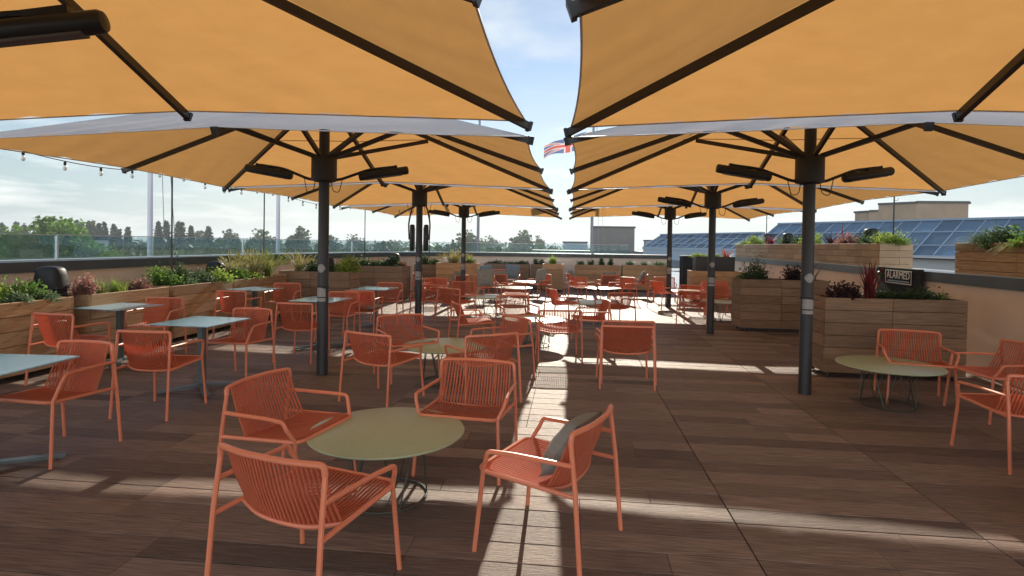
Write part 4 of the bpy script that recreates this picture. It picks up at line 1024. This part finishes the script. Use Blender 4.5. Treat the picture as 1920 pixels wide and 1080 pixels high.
def flag():
    root = empty('flag', (.84, 23.0, 5.52)); Wf, Hf, nx, nz_ = 2.1, .66, 84, 42
    def pos(u, v):
        dx = -u * Wf * .93; sag = -.28 * u * u - .10 * u; wv = .13 * math.sin(7 * u + 1.2 * v) * u
        z_ = (v * Hf) * (1 - .25 * u) + sag * 1.1 + .05 * math.sin(9 * u)
        return (dx - .04, wv * 1.6 - .1 * u, z_)
    def colour(u, v):
        x, y = u * 2 - 1, v * 2 - 1
        if abs(x) < .10 or abs(y) < .20: return 'fl_red'
        if abs(x) < .17 or abs(y) < .33: return 'fl_white'
        d = abs(abs(x) - abs(y))
        if d < .07: return 'fl_red'
        if d < .20: return 'fl_white'
        return 'fl_blue'
    mbs = {'fl_red': MB(), 'fl_white': MB(), 'fl_blue': MB()}
    for i in range(nx):
        for j in range(nz_):
            c = colour((i + .5) / nx, (j + .5) / nz_)
            q = [pos(a / nx, b_ / nz_) for a, b_ in ((i, j), (i + 1, j), (i + 1, j + 1), (i, j + 1))]
            mbs[c].add(q, [(0, 1, 2, 3)])
    for k, nm in (('fl_red', 'red_cross'), ('fl_white', 'white_stripe'), ('fl_blue', 'blue_field')): mbs[k].build(nm, M[k], root)
    tag(root, 'red white and blue union flag blowing left between the two rows of parasols', 'flag')
flag()

# ------------------------------------------------------------------ buildings beyond
def glass_roof(name, ridge0, ridge1, drop, run, lab, bays, wall_h=1.4):
    """sloping glazed roof whose ridge runs ridge0 -> ridge1 and falls towards the terrace"""
    a, c = Vector(ridge0), Vector(ridge1); d = (c - a); d2 = Vector((d.x, d.y, 0)).normalized(); out = Vector((-d2.y, d2.x, 0))
    if out.x > 0: out = -out
    root = empty(name, (a.x, a.y, a.z - drop - wall_h))
    off = Vector(root.location); fall = out * run + Vector((0, 0, -drop))
    pan = MB(); mul = MB(); r = random.Random(bays)
    for i in range(bays):
        p, q = a + d * (i / bays), a + d * ((i + 1) / bays)
        for k in range(3):
            t0, t1 = (0, .36, .74)[k], (.36, .74, 1)[k]
            pan.add([p + fall * t0 - off, p + fall * t1 - off, q + fall * t1 - off, q + fall * t0 - off], [(0, 1, 2, 3)], r.random())
        mul.bar(p + Vector((0, 0, .05)) - off, p + fall + Vector((0, 0, .05)) - off, .06, .06)
    for t in (.36, .74): mul.bar(a + fall * t + Vector((0, 0, .05)) - off, c + fall * t + Vector((0, 0, .05)) - off, .12, .08)
    pan.build('glazing', M['glazing'], root); mul.build('glazing_bars', M['mullion'], root)
    cap = MB(); cap.bar(a + Vector((0, 0, .08)) - off, c + Vector((0, 0, .08)) - off, .4, .16); cap.build('ridge_cap', M['mullion'], root)
    back = MB(); e0, e1 = a + fall, c + fall; bk = -out * 8
    back.add([e0 - off, e1 - off, e1 - off + Vector((0, 0, -wall_h)), e0 - off + Vector((0, 0, -wall_h))], [(0, 1, 2, 3)])
    for P0, Q0 in ((a, e0), (c, e1)):
        back.add([P0 - off, Q0 - off, Vector((Q0.x, Q0.y, e0.z - wall_h)) - off, Vector((P0.x, P0.y, e0.z - wall_h)) - off], [(0, 1, 2, 3)])
    back.add([a - off, c - off, c + bk - off, a + bk - off], [(0, 1, 2, 3)])
    back.build('wall', M['roofmetal'], root)
    gut = MB(); gut.bar(e0 - off + Vector((0, 0, -.1)), e1 - off + Vector((0, 0, -.1)), .3, .2); gut.build('gutter', M['roofmetal'], root)
    tag(root, lab, 'building'); return root
glass_roof('glass_roof_hall', (11.07, 70.8, 3.0), (18.4, 56.3, 3.0), 1.5, 2.6, 'lower blue glazed roof of the neighbouring hall, the smaller far section', 12)
glass_roof('glass_roof_hall', (20.8, 59.2, 4.0), (43.0, 30.0, 4.0), 2.75, 5.0, 'taller blue glazed roof of the neighbouring hall behind the raised planter', 26)
# flat roof podium of the neighbouring hall
b = MB(); b.box((22, 50, -9.0), (46, 70, 17.6)); o = b.build('neighbour_hall', M['roofmetal']); o.location = (2, 0, -.8); tag(o, 'pale low roof of the neighbouring hall below the glazed slopes', 'building')
def block(name, x0, x1, y0, y1, z0, z1, material, lab, edge=.35):
    root = empty(name, ((x0 + x1) / 2, (y0 + y1) / 2, z0)); X, Y, Z = (x1 - x0), (y1 - y0), z1 - z0
    b = MB(); b.box((0, 0, Z / 2 - edge / 2), (X, Y, Z - edge)); b.build('wall', M[material], root)
    b = MB(); b.box((0, 0, Z - edge / 2), (X + .25, Y + .25, edge)); b.build('roof_edge', M['roofdark'], root)
    tag(root, lab, 'building'); return root
# tan brick box: three faces stepping back
br = empty('brick_block', (36, 64, -2)); 
for (x0, y0, x1, y1, z1) in ((34.2, 60.0, 39.0, 60.0, 8.35), (34.2, 60.0, 31.9, 62.5, 8.3), (31.9, 62.5, 31.2, 62.9, 7.6), (31.2, 62.9, 30.6, 64.6, 7.55), (39.0, 60.0, 41, 66, 8.3)):
    p, q = Vector((x0 - 36, y0 - 64, 0)), Vector((x1 - 36, y1 - 64, 0)); dd = (q - p).normalized(); nn = Vector((-dd.y, dd.x, 0))
    if nn.y < 0 and x1 != 41: nn = -nn
    if x1 == 41: nn = Vector((-1, .3, 0)).normalized()
    b = MB(); b.add([p, q, q + Vector((0, 0, z1)), p + Vector((0, 0, z1)), p + nn * 3, q + nn * 3, q + nn * 3 + Vector((0, 0, z1)), p + nn * 3 + Vector((0, 0, z1))], [(0, 1, 2, 3), (3, 2, 6, 7), (0, 3, 7, 4), (1, 5, 6, 2), (4, 7, 6, 5)]); b.build('wall', M['brick'], br)
    b = MB(); b.bar(p + Vector((0, 0, z1 + .08)) - nn * .05, q + Vector((0, 0, z1 + .08)) - nn * .05, .3, .2); b.build('roof_edge', M['roofdark'], br)
tag(br, 'tan brick plant room rising above the blue glazed roof', 'building')
block('plant_room', 2.95, 8.85, 80, 84, -12, 4.35, 'brickgrey', 'grey flat topped block beyond the far wall, right of the thin flagpole', .25)
block('low_office', -1.2, 2.6, 90, 96, -12, 2.2, 'roofmetal', 'low pale building with a flat roof just left of the grey block', .2)
block('roof_unit', 10.9, 12.1, 84, 86, -4, 2.55, 'roofmetal', 'small boxy roof unit between the grey block and the glazed roof', .15)
block('far_shop', -5, 20, 74, 79, -12, .9, 'roofmetal', 'long low pale roof below the grey block beyond the far wall', .2)
block('far_house', -84, -71, 74, 80, -12, 1.5, 'wallwhite', 'pale lilac house front at the left picture edge behind the glass', .2)
block('side_roof_unit', 8.8, 10.6, 13.5, 16.5, .6, 1.42, 'sheet', 'white sheet metal roof unit behind the gap between the raised planters', .04)
block('side_roof_unit', 9.0, 10.0, 11.6, 13.0, .6, 1.38, 'sheet', 'smaller white roof unit with a dark corner, right in the gap between raised planters', .03)
sheet('neighbour_roof', 7.6, 24, 4, 26, .62, M['roofmetal'])

# ------------------------------------------------------------------ trees
def crown_pts(kind, seed, n):
    r = np.random.default_rng(seed)
    if kind == 'poplar':
        z = r.beta(1.5, 1.35, n); lobes = 7; ph = r.uniform(0, 6.28, lobes); a = ph[r.integers(0, lobes, n)] + r.normal(0, .35, n)
        prof = np.sin(np.pi * np.clip(z * .92 + .06, 0, 1)) ** .75; rad = prof * np.sqrt(r.uniform(.15, 1, n)) * (1 + .25 * np.sin(a * 3 + z * 9))
        return np.stack([rad * np.cos(a), rad * np.sin(a), z], 1), z
    c = 26 if kind == 'broad' else 60
    q = r.normal(size=(c, 3)); q /= np.linalg.norm(q, axis=1)[:, None]; q *= r.uniform(.35, .95, c)[:, None]; q[:, 2] = q[:, 2] * .5 + .5
    if kind == 'big': q[:, 2] = np.clip(q[:, 2] + r.normal(0, .05, c), .1, .97) * (1 - .25 * (q[:, 0] ** 2))
    k = r.integers(0, c, n); s = (.16 if kind == 'broad' else .12) * r.uniform(.7, 1.4, c)[k]
    p = q[k] + np.clip(r.normal(size=(n, 3)), -1.7, 1.7) * s[:, None] * np.array([1, 1, .6])
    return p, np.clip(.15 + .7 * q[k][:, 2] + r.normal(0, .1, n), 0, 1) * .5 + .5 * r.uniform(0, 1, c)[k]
TV = {}
def tree_mesh(kind, var, H, w, leaf, n, mtl):
    p, tn = crown_pts(kind, 50 + var * 7 + len(kind), n); z0 = H * (.25 if kind == 'poplar' else .48)
    P_ = np.stack([p[:, 0] * w / 2, p[:, 1] * w / 2, z0 + p[:, 2] * (H - z0)], 1); return P_, tn
def tree(kind, x, y, ztop, w, lab, group, i, leaf, n, mtl, name):
    H = ztop + 18; root = empty(name, (x, y, -18)); key = (kind, i % 4, round(leaf, 2))
    P_, tn = tree_mesh(kind, i % 4 if kind != 'big' else 1, H, w, leaf, n, mtl)
    leaf_mesh('crown', P_, leaf, M[mtl], .75, .1, root, 900 + i, np.clip(tn, 0, 1), .15)
    b = MB(); r = random.Random(i); b.tube([(0, 0, 0), (.05 * w * .2, 0, H * .3), (0, .1, H * .62), (0, 0, H * .85)], [w * .05 + .12, w * .04 + .1, w * .02 + .06, .04], 7)
    for k in range(6):
        a = r.uniform(0, 6.28); z_ = H * r.uniform(.3, .6); e = w * .38; b.tube([(0, 0, z_), (e * .5 * math.cos(a), e * .5 * math.sin(a), z_ + H * .12), (e * math.cos(a), e * math.sin(a), z_ + H * .2)], [.12, .08, .03], 5)
    b.build('trunk', M['bark'], root)
    tag(root, lab, 'tree', group)
PO = [(-167.5,150,5.5,3.2),(-164.9,152,6.0,2.8),(-162.7,150,4.4,2.8),(-160.2,150,5.1,3.0),(-145.3,150,5.4,2.4),(-143.2,150,6.5,2.1),(-139.8,148,5.9,1.9),(-141.4,152,6.5,2.1),(-138.1,150,6.4,2.4),(-136.2,150,5.8,2.0),(-132.8,148,6.1,2.3),(-131.4,150,5.6,2.3),(-129.8,150,4.2,1.9),(-127.1,150,4.9,2.2),(-117.8,150,6.5,2.7),(-115.2,150,6.8,2.4),(-112.9,152,6.6,2.7),(-110.4,150,6.4,2.4),(-107.8,150,5.4,1.9),(-102.3,150,5.3,2.8)]
for i, (x, y, z_, w) in enumerate(PO):
    if i < 4: lab, g = 'dark poplar in the group at the far left picture edge', 'poplars at the left picture edge'
    elif i < 13: lab, g = 'dark poplar in the row rising right of the broad bright tree', 'poplars right of the broad tree'
    elif i == 13: lab, g = 'lone dark poplar just left of the white flagpole', 'lone poplars'
    elif i < 19: lab, g = 'dark poplar in the tight row right of the white flagpole', 'poplars right of the white flagpole'
    else: lab, g = 'single dark poplar farther right of the tight poplar row', 'lone poplars'
    tree('poplar', x, y, z_, w, lab, g, i, .62, 2600, 'tree_p', 'poplar_tree')
tree('big', -59.5, 60, 3.7, 12.5, 'broad bright green tree standing close behind the glass at the left', 'near trees behind the glass', 71, .50, 26000, 'tree_a', 'broad_tree')
BR = [(-83.2,75,.9,8,'bushy tree at the left picture edge behind the glass'),(-66.5,58,-.2,9,'dark bushy tree behind the left glass, left of the broad bright tree'),(-52.0,62,-.6,8,'round bushy tree behind the glass, right of the broad bright tree'),
 (-132.9,190,4.7,7,'pale rounded tree between the tight poplar row and the single poplar'),(-121.3,190,3.7,7,'low rounded tree right of the single dark poplar'),(-103.8,180,3.8,10.5,'wide rounded tree left of the second white flagpole'),
 (-85.8,170,4.8,7,'dark rounded tree left of the pole among dining chairs'),(-86.4,195,3.8,6,'small rounded tree touching the pole among dining chairs'),(-102.8,260,3.5,11,'rounded tree just right of the pole among dining chairs'),
 (-36.8,200,4.6,10,'dark rounded tree behind the pole by pale grass'),(-18.4,210,5.7,9.4,'rounded tree standing tallest above the far glass in the centre'),(-96.6,300,3.0,12,'low tree left of the pole with folded heaters'),
 (-14.5,260,4.0,5,'small tree right of the tallest centre tree'),(-42.9,300,4.0,12,'low wide tree right of the pole by pale grass'),(-91.9,110,.4,11,'bushy tree behind the glass by the white flagpole'),(-80.7,120,.6,11,'bushy tree behind the glass right of the white flagpole'),
 (-70.3,120,.2,9.5,'bushy tree behind the glass by the second white flagpole'),(-51.0,150,.5,10,'bushy tree behind the glass near the pole with folded heaters'),(-33.1,150,.9,11,'rounded hazy tree behind the glass right of the pole with folded heaters')]
for i, (x, y, z_, w, lab) in enumerate(BR): tree('broad', x, y, z_, w, lab, 'rounded trees beyond the glass', 100 + i, 0.75 if y < 130 else 1.3, 3200 if y < 130 else 1700, 'tree_b', 'round_tree')
def far_wood():
    r = np.random.default_rng(5); pts = []; tn = []
    for k in range(900):
        y = 120 + 900 * r.random() ** 1.5; x = (r.uniform(-1.05, .05)) * y * .98; w = r.uniform(4, 8) * (1 + y / 900); h = min(18 + 1.2 + y * .0035, r.uniform(14.5, 21) + y * .0012)
        n = 44; p = r.normal(size=(n, 3)); p /= np.linalg.norm(p, axis=1)[:, None]; p *= np.sqrt(r.uniform(.2, 1, n))[:, None]
        pts.append(np.stack([x + p[:, 0] * w, y + p[:, 1] * w, -18 + h * .55 + p[:, 2] * h * .45], 1)); tn.append(np.full(n, r.random()))
    o = leaf_mesh('far_woodland', np.concatenate(pts), 2.2, M['tree_b'], .8, .1, None, 6, np.clip(np.concatenate(tn), 0, 1), .1)
    tag(o, 'hazy wooded plain stretching to the horizon beyond the glass', 'woodland', kind='stuff')
far_wood()

# ------------------------------------------------------------------ haze
HAZE = 0.0007
if HAZE:
    b = MB(); b.box((0, 0, 0), (11000, 9000, 50)); hz = b.build('haze', bpy.data.materials.new('haze_air')); hz.location = (-500, 3500, 6)
    mt = hz.data.materials[0]; mt.use_nodes = True; nt = mt.node_tree; nt.nodes.clear()
    pv = nt.nodes.new('ShaderNodeVolumePrincipled'); pv.inputs['Color'].default_value = (.82, .9, .96, 1); pv.inputs['Density'].default_value = HAZE; pv.inputs['Anisotropy'].default_value = .2
    o = nt.nodes.new('ShaderNodeOutputMaterial'); nt.links.new(pv.outputs[0], o.inputs['Volume']); tag(hz, kind='stuff'); hz['label'] = 'thin pale haze in the far air'
